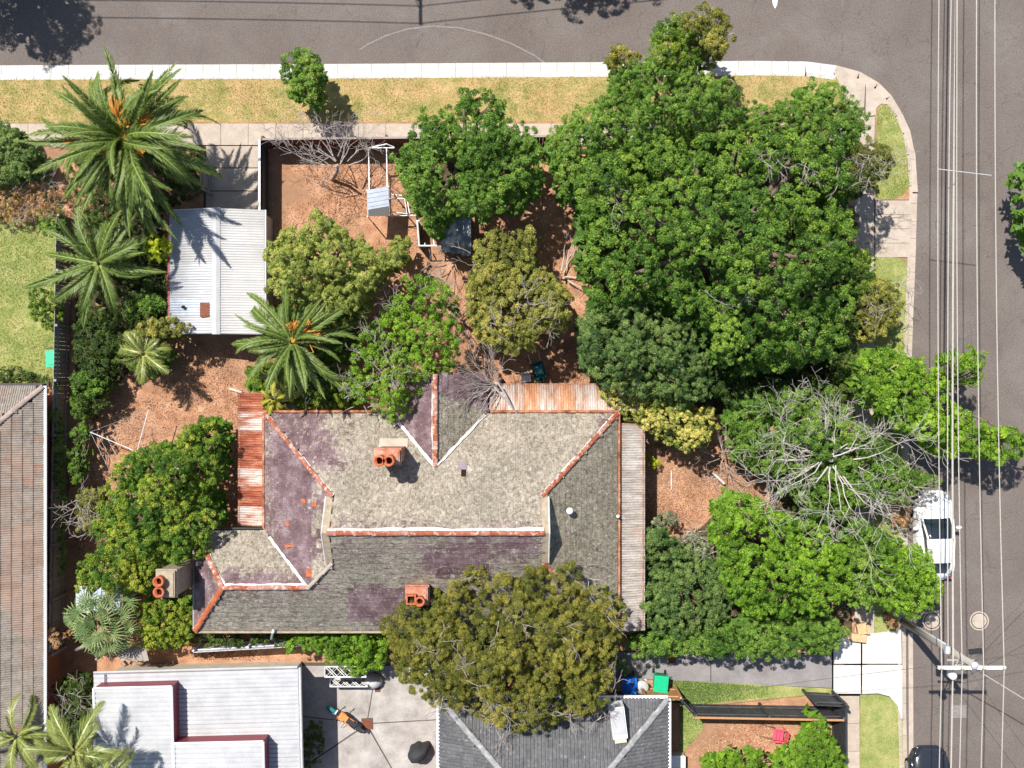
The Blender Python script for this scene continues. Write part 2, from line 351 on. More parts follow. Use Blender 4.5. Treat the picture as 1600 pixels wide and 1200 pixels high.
def plant(name, label, cat, poly, z0, z1, mat, rmin=9, rmax=30, clump=.3, L=.16, Wd=.10, cover=3.2, seed=1, base=None, trunk=.14, bark=None,
          drop=0, pack=.62, group=None, fill=.25, hue=0, bare=0, limbs=9, low=-.25, tries=900, stem='trunk', crown='crown', jit=.55, extra=None, filler=True):
    global PLANTS; PLANTS += 1
    rnd = random.Random(seed * 131 + PLANTS)
    bl = poly_blobs(poly, rmin, rmax, z0, z1, rnd, tries, pack, drop)
    if not bl: return None
    if base is None:
        cx = sum(b[0] for b in bl) / len(bl); cy = sum(b[1] for b in bl) / len(bl); base = Vector((cx, cy, 0))
    else: base = P(base[0], base[1], 0)
    t = thing(name, label, cat, base, group)
    fl = L * FINE; fw = Wd * FINE
    V, v = crown_leaves(bl, clump * .74, fl, fw, cover * 1.02, jit, low, fill, hue)
    if z1 > 2.2 and drop < .09 and filler:
        A_ = sum(PI * b[3] ** 2 for b in bl); nf = int(A_ * 52); ii = RNG.integers(0, len(bl), nf); Bn = np.array(bl)
        rr = np.sqrt(RNG.random(nf)) * (1.15 if len(bl) > 45 else .85); an = RNG.random(nf) * 2 * PI; k_ = RNG.uniform(.4, .72, nf)
        pos = np.stack([Bn[ii, 0] + rr * Bn[ii, 3] * np.cos(an), Bn[ii, 1] + rr * Bn[ii, 3] * np.sin(an), Bn[ii, 2] * k_], 1)
        nr = unit(np.stack([RNG.normal(0, .4, nf), RNG.normal(0, .4, nf), np.ones(nf)], 1)); v2 = np.clip(RNG.normal(.3, .12, nf), 0, 1)
        V = np.concatenate([V, leaf_tris(pos, nr, .30, .28)]); v = np.concatenate([v, v2])
    global NLEAF; NLEAF += len(V)
    obj(crown, np_mesh(crown, V, 3, mat, v), t)
    mb = trunk_mb(base, bl, trunk, rnd, limbs)
    part(stem, mb, bark or bark_m, t, True)
    if bare:
        mb = MB()
        for b in rnd.sample(bl, min(bare, len(bl))):
            for _ in range(5):
                s = Vector(b[:3]) + Vector((rnd.uniform(-.4, .4), rnd.uniform(-.4, .4), b[3] * .6)); dr = Vector((rnd.uniform(-1, 1), rnd.uniform(-1, 1), rnd.uniform(.05, .4)))
                grow(mb, s, dr.normalized(), rnd.uniform(.3, .6), .017, 2, rnd, .5)
        part('bare_twigs', mb, bark_dead, t, kind='stuff')
    return t
def grow(mb, p, d, ln, r, depth, rnd, spread=.6, kids=(2, 3), lift=.0, seg=3, rmin=.006):
    pts = [p.copy()]; rad = [r]; q = p.copy(); dd = d.copy()
    for i in range(seg):
        dd = (dd + Vector((rnd.gauss(0, .16), rnd.gauss(0, .16), rnd.gauss(0, .08) + lift))).normalized()
        q = q + dd * ln / seg; pts.append(q.copy()); rad.append(max(rmin, r * (1 - .5 * (i + 1) / seg)))
    mb.tube(pts, rad, 5 if r > .03 else 4, False)
    if depth > 0:
        for k in range(rnd.randint(*kids)):
            i = rnd.randint(1, seg) if k else seg
            nd = (dd + Vector((rnd.gauss(0, spread), rnd.gauss(0, spread), rnd.gauss(0, spread * .5)))).normalized()
            grow(mb, pts[i], nd, ln * rnd.uniform(.6, .85), rad[i] * .75, depth - 1, rnd, spread, kids, lift, seg, rmin)
def scatter(name, polys, holes, n, L, Wd, mat, z=0.0, tilt=.6, label=None, up=False, dens_noise=None):
    Pp = []; 
    while len(Pp) < n:
        poly = random.choices(polys, [q[0] for q in polys])[0][1]
        xs = [p[0] for p in poly]; ys = [p[1] for p in poly]
        x = random.uniform(min(xs), max(xs)); y = random.uniform(min(ys), max(ys))
        if edge_dist(poly, x, y) < 0: continue
        if any(h[0] < x < h[2] and h[1] < y < h[3] for h in holes): continue
        if math.sin(x * .031 + 3 * math.sin(y * .017)) + math.sin(y * .043 + 2 * math.sin(x * .023)) + random.uniform(-1.6, 1.6) < (-.1 if not up else -1.5): continue
        Pp.append((x, y))
    A = np.array(Pp); k = 1 / PPM
    pos = np.stack([(A[:, 0] - 800) * k, (600 - A[:, 1]) * k, np.full(len(A), z)], 1)
    low = np.sin(pos[:, 0] * 1.1 + 2 * np.sin(pos[:, 1] * .8)) * .5 + np.sin(pos[:, 0] * .43 + pos[:, 1] * 1.7) * .5
    v = np.clip(.45 + .2 * low + RNG.normal(0, .2, n), 0, 1)
    if up:   # grass tuft triangles standing up
        d = unit(np.stack([RNG.normal(size=n), RNG.normal(size=n), np.full(n, .9)], 1)); s = unit(np.cross(d, RNG.normal(size=(n, 3))))
        Ls = (L * RNG.uniform(.6, 1.3, n))[:, None]
        V = np.stack([pos - s * Wd * .5, pos + s * Wd * .5, pos + d * Ls], 1); me = np_mesh(name, V, 3, mat, v)
    else:
        nr = unit(np.stack([RNG.normal(0, tilt, n), RNG.normal(0, tilt, n), np.ones(n)], 1)); pos[:, 2] += .012 + RNG.random(n) * .02
        me = np_mesh(name, leaf_quads(pos, nr, L, Wd, v), 4, mat, v)
    o = obj(name, me); o['kind'] = 'stuff'
    if label: o['label'] = label
    return o
def Q(poly, z=0): return [tuple(P(x, y, z)[:2]) for x, y in poly]

# ================================================================== THE SETTING
RZ = -0.13   # road level below the verge
BIG = 4200
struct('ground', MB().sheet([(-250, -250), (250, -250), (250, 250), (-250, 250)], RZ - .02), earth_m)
road = struct('road', MB().sheet(Q([(-3200, -420), (4800, -420), (4800, -160), (1780, -160), (1780, 3400), (1380, 3400), (1380, 60), (-3200, 60)]) if False else
              [(-120, 27.5), (120, 27.5), (120, 14.2), (120, 14.2)][:0] or Q([(-3000, -200), (5000, -200), (5000, 300), (1900, 300), (1900, 3500), (1300, 3500), (1300, 300), (-3000, 300)]), RZ), asphalt_m)
# kerb line against the road
KL = [(-3000, 112), (0, 101), (500, 99), (950, 96), (1180, 94), (1260, 95), (1308, 101), (1345, 111), (1374, 128), (1394, 148), (1411, 176), (1424, 205), (1431, 240), (1435, 290), (1432, 400), (1428, 500), (1424, 620), (1420, 800), (1417, 980), (1417, 1100), (1420, 1250), (1430, 3400)]
def resample(pl, step):
    out = [pl[0]]; acc = 0
    for a, b in zip(pl, pl[1:]):
        L_ = math.hypot(b[0] - a[0], b[1] - a[1]); k = max(1, round(L_ / step))
        for i in range(1, k + 1): out.append((a[0] + (b[0] - a[0]) * i / k, a[1] + (b[1] - a[1]) * i / k))
    return out
def offs(pl, d):
    out = []
    for i, p in enumerate(pl):
        a = pl[max(i - 1, 0)]; b = pl[min(i + 1, len(pl) - 1)]; tx, ty = b[0] - a[0], b[1] - a[1]; n_ = math.hypot(tx, ty)
        out.append((p[0] - ty / n_ * d, p[1] + tx / n_ * d))   # to the right of travel = property side
    return out
near = resample([p for p in KL if -400 <= p[0] and p[1] <= 1600] , 26)
near = [(-420, 103)] + near
KW_CH, KW_K = 16, 7
kerb = struct('kerb', MB().prism([tuple(P(*offs([(-3000, 112), (-420, 103)], 3)[0])[:2]), tuple(P(-420, 103)[:2]), tuple(P(-420, 122)[:2]), tuple(P(-3000, 130)[:2])], RZ - .01, -.01), kerb_w)
def wch(p):   # the channel is wide and white along the top street, narrow round the corner
    return (17, 7) if p[0] < 1300 and p[1] < 110 else (9, 5)
for i in range(len(near) - 1):
    a, b = near[i], near[i + 1]; w1, w2 = wch(a), wch(b); w1 = w2 = wch(((a[0] + b[0]) / 2, (a[1] + b[1]) / 2))
    A0, B0 = offs([a, b], 0); A1, B1 = offs([a, b], w1[0]); A2, B2 = offs([a, b], w1[0] + w1[1])
    g = .5 if (i % 2 == 0) else .0
    dx, dy = (b[0] - a[0]), (b[1] - a[1]); L_ = math.hypot(dx, dy); kg = .4 if i % 2 else .0; dx, dy = dx / L_ * kg, dy / L_ * kg
    def q(p, s): return tuple(P(p[0] + dx * s, p[1] + dy * s)[:2])
    m = kerb_w if (a[0] < 1303 and a[1] < 120) else conc_b
    mb = MB().prism([q(A0, 1), q(B0, -1), q(B1, -1), q(A1, 1)], RZ - .01, RZ + .025)
    mb.prism([q(A1, 1), q(B1, -1), q(B2, -1), q(A2, 1)], RZ - .01, .012)
    part('kerb_stone', mb, m, kerb)
# block of land inside the kerbs
_rk = resample([p for p in KL], 40); inner = [offs(_rk, 18.5 if (p_[0] < 1309 and p_[1] < 112) else 10.5)[i_] for i_, p_ in enumerate(_rk)]
land = struct('soil', MB().prism(Q([(-3000, 3400)] + inner), RZ - .015, 0), soil_m)
# opposite verges, outside the frame
struct('verge', MB().prism(Q([(-3000, -190), (1400, -190), (1400, -1600), (-3000, -1600)]), RZ - .015, 0).prism(Q([(1860, -190), (5000, -190), (5000, -1600), (1860, -1600)]), RZ - .015, 0)
       .prism(Q([(1860, 290), (5000, 290), (5000, 3400), (1860, 3400)]), RZ - .015, 0), lawn_m)
# grass verges
g1 = [(-900, 124), (0, 124), (500, 121), (950, 118), (1180, 117), (1262, 114), (1300, 117), (1315, 128), (1318, 190), (900, 190), (0, 192), (-900, 196)]
g2 = [(1370, 172), (1378, 163), (1388, 164), (1400, 178), (1413, 215), (1421, 260), (1421, 290), (1412, 304), (1395, 312), (1368, 310)]
g3 = [(1365, 402), (1402, 402), (1415, 408), (1420, 425), (1420, 520), (1415, 620), (1411, 800), (1408, 960), (1405, 984), (1352, 1000), (1345, 860), (1350, 640)]
g4 = [(1344, 1086), (1372, 1085), (1392, 1090), (1404, 1104), (1410, 1128), (1412, 1700), (1343, 1700)]
struct('grass_verge', MB().sheet(Q(g1), .006), lawn_m)
for g in (g2, g3, g4): struct('grass_verge', MB().sheet(Q(g), .006), lawn2_m)
g5 = [(-900, 215), (60, 215), (100, 330), (100, 600), (-900, 600)]
struct('lawn', MB().sheet(Q(g5), .006), lawn2_m)
g6 = [(1045, 1062), (1300, 1076), (1300, 1084), (1100, 1100), (1050, 1098)]
canopy_shade_m = M2('canopy_shade_ground', [(.3, (.035, .03, .018)), (.5, (.075, .06, .035)), (.72, (.15, .11, .06))], 4, .95, .1, .7, 9, fine=(22, .4))
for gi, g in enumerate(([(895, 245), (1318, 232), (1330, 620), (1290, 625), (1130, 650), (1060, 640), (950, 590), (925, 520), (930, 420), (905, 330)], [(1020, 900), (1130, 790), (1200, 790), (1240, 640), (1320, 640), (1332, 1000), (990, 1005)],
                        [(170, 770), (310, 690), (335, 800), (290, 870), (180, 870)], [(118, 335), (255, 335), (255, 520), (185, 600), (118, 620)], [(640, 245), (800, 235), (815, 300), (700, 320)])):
    struct('canopy_shade', MB().sheet(Q(g), .005), canopy_shade_m)  # dark sheets under the crowns: canopy shade put into the ground colour
struct('lawn', MB().sheet(Q(g6), .010), lawn2_m)
g7 = [(1062, 1102), (1100, 1106), (1098, 1140), (1072, 1170), (1062, 1200)]
struct('lawn', MB().sheet(Q(g7), .012), lawn2_m)
scatter('grass_tufts', [(28, g1)], [], 52000, .075, .022, grass_m, .006, up=True, label='short dry yellow grass on the long verge beside the top street')
scatter('grass_tufts', [(2.5, g2), (3, g3), (3, g4)], [], 16000, .07, .022, grass2_m, .006, up=True, label='greener short grass on the verges beside the right hand street')
scatter('grass_tufts', [(1, [(-60, 215), (60, 215), (100, 330), (100, 600), (-60, 600)])], [], 26000, .08, .024, grass2_m, .006, up=True, label='patchy back lawn left of the house block')
scatter('grass_tufts', [(8, [(1045, 1062), (1200, 1072), (1200, 1088), (1100, 1100), (1050, 1098)]), (3, g7)], [], 11000, .07, .024, grass3_m, .012, up=True, label='lush green grass strip by the dark fence')
# footpaths made of slabs
def slabs(name, rows, mat, z=.022, gap=.3, sub=None):
    par = struct(name, MB().sheet(Q(sub), .004), joint_m)
    for q4 in rows:
        cx = sum(p[0] for p in q4) / 4; cy = sum(p[1] for p in q4) / 4
        qq = [(p[0] + (gap if p[0] < cx else -gap), p[1] + (gap if p[1] < cy else -gap)) for p in q4]
        part('concrete_slab', MB().prism(Q(qq), -.02, z + random.uniform(-.003, .003)), mat, par)
    return par
def grid(x0, y0, x1, y1, nx, ny): return [[(x0 + (x1 - x0) * i / nx, y0 + (y1 - y0) * j / ny), (x0 + (x1 - x0) * (i + 1) / nx, y0 + (y1 - y0) * j / ny), (x0 + (x1 - x0) * (i + 1) / nx, y0 + (y1 - y0) * (j + 1) / ny), (x0 + (x1 - x0) * i / nx, y0 + (y1 - y0) * (j + 1) / ny)] for i in range(nx) for j in range(ny)]
slabs('footpath', grid(-300, 193, 1334, 227, 38, 1), conc_b, sub=[(-900, 193), (1334, 193), (1334, 228), (-900, 228)])
slabs('footpath', grid(1335, 228, 1366, 990, 1, 20) + grid(1304, 1087, 1343, 1520, 1, 10), conc_b, sub=[(1335, 228), (1366, 228), (1366, 990), (1343, 1087), (1343, 1560), (1304, 1560), (1304, 1087), (1335, 990)])
corner = [(1300, 117), (1318, 120), (1345, 130), (1366, 146), (1380, 160), (1368, 170), (1367, 226), (1330, 226), (1322, 190), (1316, 130)]
slabs('corner_footpath', [], conc_b, sub=corner)
cpar = S.objects['corner_footpath']
for q_ in ([(1302, 112), (1326, 117), (1352, 128), (1350, 168), (1320, 168), (1314, 135)], [(1353, 129), (1374, 144), (1392, 164), (1377, 162), (1369, 169), (1368, 180), (1352, 182)], [(1322, 170), (1350, 170), (1351, 184), (1367, 182), (1366, 226), (1336, 226)]):
    part('concrete_slab', MB().prism(Q(q_), -.02, .02), conc_b, cpar)
rb = [(1393, 166), (1404, 184), (1418, 225), (1424, 262), (1424, 300), (1434, 300), (1430, 240), (1418, 200), (1404, 172)]
part('concrete_slab', MB().prism(Q(rb), -.02, .018), conc_b, cpar)
dr1 = slabs('driveway', [[(1367, 313 + i * 22.3), (1422, 313 + i * 22.3), (1422, 335.3 + i * 22.3), (1367, 335.3 + i * 22.3)] for i in range(4)], conc_b, sub=[(1366, 312), (1423, 312), (1423, 403), (1366, 403)])
dr2 = slabs('driveway', [[(1302, 1000), (1345, 992), (1345, 1037), (1302, 1037)], [(1347, 991), (1408, 984), (1409, 1037), (1347, 1037)], [(1302, 1039), (1345, 1039), (1345, 1084), (1302, 1084)],
        [(1347, 1039), (1409, 1039), (1410, 1125), (1402, 1102), (1390, 1088), (1372, 1083), (1347, 1084)][:4]], conc_w, sub=[(1300, 996), (1409, 982), (1411, 1126), (1300, 1088)])
part('concrete_slab', MB().prism(Q([(1347, 1039), (1409.5, 1039), (1410, 1124), (1403, 1102), (1391, 1088), (1372, 1083), (1347, 1084)]), -.03, .0235), conc_w, dr2)
slabs('driveway', [[(940, 1018), (1110, 1020), (1110, 1066), (940, 1058)], [(1111, 1020), (1300, 1022), (1300, 1075), (1111, 1066.5)]], conc_d, sub=[(930, 1016), (1302, 1020), (1302, 1077), (930, 1058)])
slabs('driveway', [[(322, 228), (412, 228), (412, 262), (322, 262)], [(322, 263), (412, 263), (412, 298), (322, 298)], [(322, 299), (412, 299), (412, 345), (322, 345)]], conc_b, sub=[(318, 226), (413, 226), (413, 350), (318, 350)])
slabs('courtyard', [[(466, 1040), (588, 1040), (573, 1130), (466, 1118)], [(589, 1040), (700, 1040), (700, 1123), (574, 1130)], [(466, 1119), (572, 1131), (470, 1200), (466, 1200)], [(574, 1131), (700, 1124), (700, 1215), (621, 1215)],
        [(573, 1133), (620, 1215), (560, 1330), (466, 1205)]], conc_g, z=.02, sub=[(440, 1035), (712, 1035), (712, 1420), (440, 1420)])
slabs('courtyard', [[(466, 1206), (560, 1332), (560, 1400), (466, 1400)], [(621, 1217), (706, 1217), (706, 1400), (562, 1400)]], conc_g, z=.02, sub=[(466, 1216), (706, 1216), (706, 1402), (466, 1402)])
part('courtyard_edge', MB().box(tuple(P(466, 1120, .05)), (.12, 5, .14)), conc_w, S.objects['courtyard'])
# road marks and patches
part('painted_marking', MB().sheet(Q([(1207, -6), (1217, -6), (1215, 6), (1212, 12), (1209, 6)]), RZ + .005), white_paint, road)
arc = [(560, 76), (572, 68), (600, 54), (635, 43), (676, 38), (718, 41), (760, 51), (800, 66), (835, 84), (852, 96)]
skid_m = M2('pale_scuff', [(.3, (.17, .15, .145)), (.7, (.25, .225, .215))], 9, .9, .2, .1, 5, fine=(25, .3))
a2 = offs(arc, 2.2)
mb = MB()
for i in range(len(arc) - 1): mb.sheet(Q([arc[i], arc[i + 1], a2[i + 1], a2[i]]), RZ + .005)
part('scuff_mark', mb, skid_m, road)
patch_m = M2('asphalt_patch', [(.3, (.10, .09, .09)), (.7, (.16, .145, .14))], 3, .9, .2, .3, 7, fine=(24, .4))
part('road_patch', MB().sheet(Q([(1316, 101), (1316, -60), (1319, -60), (1319, 102)]), RZ + .004), patch_m, road)
part('road_patch', MB().sheet(Q([(1488, 1103), (1512, 1103), (1512, 1123), (1488, 1123)]), RZ + .004), skid_m, road)
part('road_patch', MB().sheet(Q([(1421, 990), (1428, 990), (1431, 1600), (1423, 1600)]), RZ + .004), conc_b, road)
for k, (x, y) in enumerate(((1456, 970), (1530, 970))):
    t = thing('manhole_cover', ['pale round manhole cover nearest the kerb beside the power pole foot', 'pale round manhole cover out in the middle of the street lane'][k], 'manhole cover', P(x, y, RZ), 'round manhole covers in the street')
    c = Vector((0, 0, 0))
    part('collar', MB().lathe(c, [(.44, .0), (.44, .012), (.385, .014), (.385, .0)], 28), conc_b, t, local=True)
    part('joint_ring', MB().lathe(c, [(.385, .0), (.385, .007)], 28), joint_m, t, local=True)
    lid = part('lid', MB().lathe(c, [(.335, .0), (.335, .016), (.32, .019)], 28), conc_b, t, local=True)
    for s in (-.25, .25): part('lift_hole', MB().box((s, 0, .021), (.05, .03, .006)), joint_m, lid, local=True)
# leaf litter and twigs on the bare soil
holes = [(262, 330, 414, 522), (412, 645, 966, 985), (345, 228, 413, 330)]
scatter('leaf_litter', [(8, [(412, 232), (900, 232), (920, 600), (640, 640), (420, 600)]), (5, [(117, 530), (415, 530), (415, 830), (117, 830)]), (4, [(1003, 690), (1200, 690), (1200, 860), (1003, 860)]), (1.2, [(1105, 1125), (1240, 1125), (1200, 1170), (1060, 1190)])],
        holes, 46000, .075, .042, litter_m, .0, label='dry brown fallen leaves strewn over the orange soil')
scatter('leaf_litter', [(1, [(300, 950), (960, 985), (960, 1040), (300, 1030)]), (1, [(1150, 230), (1320, 230), (1330, 1000), (1010, 1000), (1140, 640)]), (1, [(117, 800), (330, 830), (300, 1010), (117, 1010)])], [], 16000, .09, .055, litter_m, .0, label='brown fallen leaves under the shaded trees')

# ================================================================== ROOF PIECES
_mesh_cache = {}
def corr_mesh(wd, ln, pitch, amp, mat, kind='sine'):
    key = (round(wd, 3), round(ln, 3), pitch, mat.name)
    if key in _mesh_cache: return _mesh_cache[key]
    n = max(2, int(round(wd / pitch))); vs = []; xs = []
    for i in range(n):
        base = i * wd / n
        if kind == 'sine': xs += [(base + wd / n * t, amp * math.cos(2 * PI * t)) for t in (0, .25, .5, .75)]
        else: xs += [(base, 0), (base + wd / n * .70, 0), (base + wd / n * .78, amp), (base + wd / n * .92, amp)]
    xs.append((wd, amp if kind == 'sine' else 0))
    for y in (0, ln): vs += [(x - .0, -y, z) for x, z in xs]
    m = len(xs); fs = [(i, m + i, m + i + 1, i + 1) for i in range(m - 1)]
    vs += [(x, -ln, z - .012) for x, z in xs]; fs += [(m + i, 2 * m + i, 2 * m + i + 1, m + i + 1) for i in range(m - 1)]
    mb = MB().add(vs, fs); me = mb.mesh('roof_sheet', mat, kind == 'sine'); _mesh_cache[key] = me; return me
def frame(o, xd, down):
    """matrix: local x along the eave, local -y down the slope, z normal"""
    x = Vector(xd).normalized(); y = -Vector(down).normalized(); z = x.cross(y).normalized(); y = z.cross(x)
    M = Matrix.Identity(4)
    for i in range(3): M[i][0], M[i][1], M[i][2], M[i][3] = x[i], y[i], z[i], o[i]
    return M
def sheet_roof(parent, o, xd, down, total, wd, ln, pitch, amp, mats, kind='sine', name='roof_sheet'):
    n = max(1, round(total / wd)); wd = total / n; x = Vector(xd).normalized(); out = []
    for i in range(n):
        m = mats[i % len(mats)] if isinstance(mats, list) else mats
        zoff = Vector((0, 0, .006 * (i % 2)))
        L_ = ln[i] if hasattr(ln, '__len__') else ln
        out.append(obj(name, corr_mesh(wd + .015, L_, pitch, amp, m, kind), parent, frame(Vector(o) + x * wd * i + zoff, xd, down)))
    return out
cap_me = {}
def ridge_line(parent, a, b, mat=None, r=.11, ln=.36, side_strip=None, name='ridge_tile', skew=0):
    mat = mat or ridge_m; a = Vector(a); b = Vector(b); d = (b - a); L_ = d.length; n = max(1, round(L_ / ln)); d.normalize()
    key = (mat.name, r, round(L_ / n, 2))
    if key not in cap_me:
        vs = []; l2 = L_ / n * 1.04; k = 6
        for y, rr in ((0, r * 1.08), (l2 * .12, r * 1.08), (l2 * .125, r), (l2, r * .94)):
            for i in range(k + 1):
                an = PI * i / k; vs.append((rr * 1.1 * math.cos(an), y, rr * .62 * math.sin(an)))
        fs = [(j * (k + 1) + i, j * (k + 1) + i + 1, (j + 1) * (k + 1) + i + 1, (j + 1) * (k + 1) + i) for j in range(3) for i in range(k)] + [tuple(range(k, -1, -1))]
        cap_me[key] = MB().add(vs, fs).mesh(name, mat)
    s = d.cross(Vector((0, 0, 1))).normalized()
    for i in range(n):
        p = a + d * (L_ / n * i) + Vector((0, 0, .02 + random.uniform(0, .012)))
        z = s.cross(d).normalized(); M = Matrix.Identity(4)
        jx = random.uniform(-.012, .012)
        for q in range(3): M[q][0], M[q][1], M[q][2], M[q][3] = s[q], d[q], z[q], p[q] + s[q] * jx
        obj(name, cap_me[key], parent, M)
    if side_strip:
        mv = Vector(side_strip); mb = MB(); pts = [a + d * (L_ * i / 14) for i in range(15)]; vs = []
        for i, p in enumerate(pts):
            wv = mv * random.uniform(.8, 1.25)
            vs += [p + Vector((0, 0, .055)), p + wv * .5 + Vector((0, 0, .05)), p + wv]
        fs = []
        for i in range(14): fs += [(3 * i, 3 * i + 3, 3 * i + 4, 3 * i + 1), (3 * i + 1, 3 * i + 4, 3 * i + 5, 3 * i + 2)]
        part('pale_ridge_strip', mb.add(vs, fs), pale_trim_m, parent)  # pale strip along one side of the ridge tiles
def inside_poly(poly, x, y): return edge_dist(poly, x, y)

# tile material for the old house: purple slate under lichen, coverage set per tile
def old_tile_mat(name, lich=((.32, (.075, .06, .045)), (.41, (.195, .165, .13)), (.50, (.28, .245, .195)), (.59, (.38, .342, .285)), (.70, (.54, .50, .445))), st=None, dash=.6, dst=None):
    m, n, l, b = base_mat(name, .88, .2)
    a = n.new('ShaderNodeAttribute'); a.attribute_name = 'v'; a2 = n.new('ShaderNodeAttribute'); a2.attribute_name = 'w'
    f1 = noise(n, l, 3.2, 8, .74, .8, stretch=st); f2 = noise(n, l, 11, 6, .8, .5, stretch=st)
    s = math_(n, l, 'ADD', math_(n, l, 'MULTIPLY', f1, 1.9), math_(n, l, 'MULTIPLY', f2, 1.2))
    s = math_(n, l, 'ADD', s, math_(n, l, 'MULTIPLY', a2.outputs['Fac'], .03))
    s = math_(n, l, 'ADD', s, math_(n, l, 'MULTIPLY', a.outputs['Fac'], 1.1))
    k = math_(n, l, 'MULTIPLY', math_(n, l, 'SUBTRACT', s, 1.83), 8.0, clamp=True)
    f3 = noise(n, l, 5.5, 8, .78, .9, stretch=st); rl = ramp(n, list(lich)); l.new(f3, rl.inputs[0])
    f7 = noise(n, l, .55, 3, .6); r7 = ramp(n, [(.35, (.86, .86, .84)), (.65, (1.12, 1.1, 1.08))]); l.new(f7, r7.inputs[0])
    lc = mixc(n, l, 1.0, rl.outputs[0], r7.outputs[0], 'MULTIPLY')
    f4 = noise(n, l, 1.1, 6, .7); rp = ramp(n, [(.3, (.085, .046, .052)), (.5, (.155, .10, .108)), (.7, (.30, .225, .24))])
    l.new(math_(n, l, 'ADD', math_(n, l, 'MULTIPLY', f4, .92), math_(n, l, 'MULTIPLY', a2.outputs['Fac'], .10)), rp.inputs[0])
    c = mixc(n, l, k, rp.outputs[0], lc)
    f5 = noise(n, l, 5.2, 4, .85, 1.2); rw = ramp(n, [(.615, (0, 0, 0)), (.64, (1, 1, 1))]); l.new(f5, rw.inputs[0])
    c = mixc(n, l, math_(n, l, 'MULTIPLY', rw.outputs[0], .75), c, (.56, .52, .47))
    f6 = noise(n, l, 4.6, 6, .85, 1.6, stretch=dst or st); rd = ramp(n, [(.54, (0, 0, 0)), (.575, (1, 1, 1))]); l.new(f6, rd.inputs[0])
    c = mixc(n, l, math_(n, l, 'MULTIPLY', rd.outputs[0], dash), c, (.075, .055, .05))
    l.new(c, b.inputs['Base Color']); bump(n, l, b, f2, .7, .03); return m
old_m = old_tile_mat('old_roof_tile', dash=.38)
old_s_m = old_tile_mat('old_roof_tile_streaked', ((.30, (.07, .055, .048)), (.42, (.18, .16, .13)), (.52, (.26, .24, .195)), (.66, (.42, .39, .33))), st=(.6, 1.3, 1.2), dash=.85, dst=(.42, 1.9, 1.6))
old_dark_m = old_tile_mat('old_roof_tile_mossy', ((.30, (.055, .045, .034)), (.41, (.15, .132, .10)), (.52, (.245, .22, .17)), (.66, (.42, .39, .32))), dash=.6)
SL = .7487; EV = 3.1
def plane_z(kind, x, y):
    return {'N': EV + SL * (YN - y), 'S': EV + SL * (y - YS), 'W': EV + SL * (x - XW), 'E': EV + SL * (XE - x)}[kind]
YN, YS, XW, XE = -1.27, -10.62, -10.65, 4.55
YM = (YN + YS) / 2; ZR = EV + SL * (YN - YM); GD = 3.32
def tiled(parent, poly2, zf, down, cov, tl=.235, tw=.20, mat=None, label=None, lip=.034):
    """poly2: xy polygon; zf(x,y): plane height; down: xy unit vector down the slope. Courses of thick overlapping tiles joined in one part."""
    dx, dy = down; ex, ey = -dy, dx
    us = [p[0] * ex + p[1] * ey for p in poly2]; vs_ = [p[0] * dx + p[1] * dy for p in poly2]
    V = []; cv = []; rn = []
    step = tl
    v0 = max(vs_)
    k = 0
    while v0 - k * step > min(vs_) - step:
        vb = v0 - k * step; off = (k % 2) * tw * .5
        u = min(us) - tw + off
        while u < max(us) + tw:
            cu, cvv = u + tw / 2, vb - step / 2
            x, y = cu * ex + cvv * dx, cu * ey + cvv * dy
            if edge_dist(poly2, x, y) > -.02:
                q = []
                jt = random.uniform(0, .010); g = .003; jb = random.uniform(-.012, .02)
                for (uu, vv, h) in ((u + g, vb + jb, lip + jt), (u + tw - g, vb + jb, lip + jt * random.uniform(.3, 1.6)), (u + tw - g, vb - step - .02, .012), (u + g, vb - step - .02, .012)):
                    X, Y = uu * ex + vv * dx, uu * ey + vv * dy; q.append((X, Y, zf(X, Y) + h))
                lo = [(q[0][0], q[0][1], q[0][2] - .03), (q[1][0], q[1][1], q[1][2] - .03)]
                px, py = pxof(x, y, zf(x, y)); c = sum(cov(px + random.gauss(0, 7), py + random.gauss(0, 7)) for _ in range(7)) / 7 + random.gauss(0, .02); r_ = random.random()
                V.append(q); V.append([lo[0], lo[1], q[1], q[0]]); V.append([q[0], q[3], (q[3][0], q[3][1], q[3][2] - .03), lo[0]]); V.append([q[1], lo[1], (q[2][0], q[2][1], q[2][2] - .03), q[2]])
                cv += [c] * 4; rn += [r_] * 4
            u += tw
        k += 1
    me = np_mesh('roof_tiles', np.array(V), 4, mat or old_m, np.array(cv))
    a = me.attributes.new('w', 'FLOAT', 'POINT'); a.data.foreach_set('value', np.repeat(np.array(rn), 4).astype(np.float32))
    # make every face point up
    o = obj('roof_tiles', me, parent); o['kind'] = 'stuff'
    if label: o['label'] = label
    return o

# ------------------------------------------------------------------ MAIN HOUSE
house = thing('old_house', 'old house with lichened purple tile roof, three chimneys and rusty iron verandahs', 'house', (-3.05, -5.95, 0))
walls = MB().box(((XW + XE) / 2, YM, 1.5), (XE - XW - .9, YN - YS - .9, 3.0)).box((-3.2, -.95, 1.5), (3.4, 2.2, 3.0)).box((-11.8, -8.46, 1.5), (2.9, 3.4, 3.0))
part('wall', walls, cream_wall, house)
gL, gR = XW + GD, XE - GD; gN, gS = YN - GD, YS + GD
WY, WZ = -8.465, 4.72; WX0, WX1, WXR = -13.65, -8.48, -12.04; WN = -6.31
NX0, NX1, NXR, NYE, NZ = -5.35, -1.05, -3.2, .42, 4.71
sheetm = MB()
def z3(k, pts): return [(x, y, plane_z(k, x, y)) for x, y in pts]
fN = [(XW, YN), (XE, YN), (gR, gN), (gR, YM), (gL, YM), (gL, gN)]
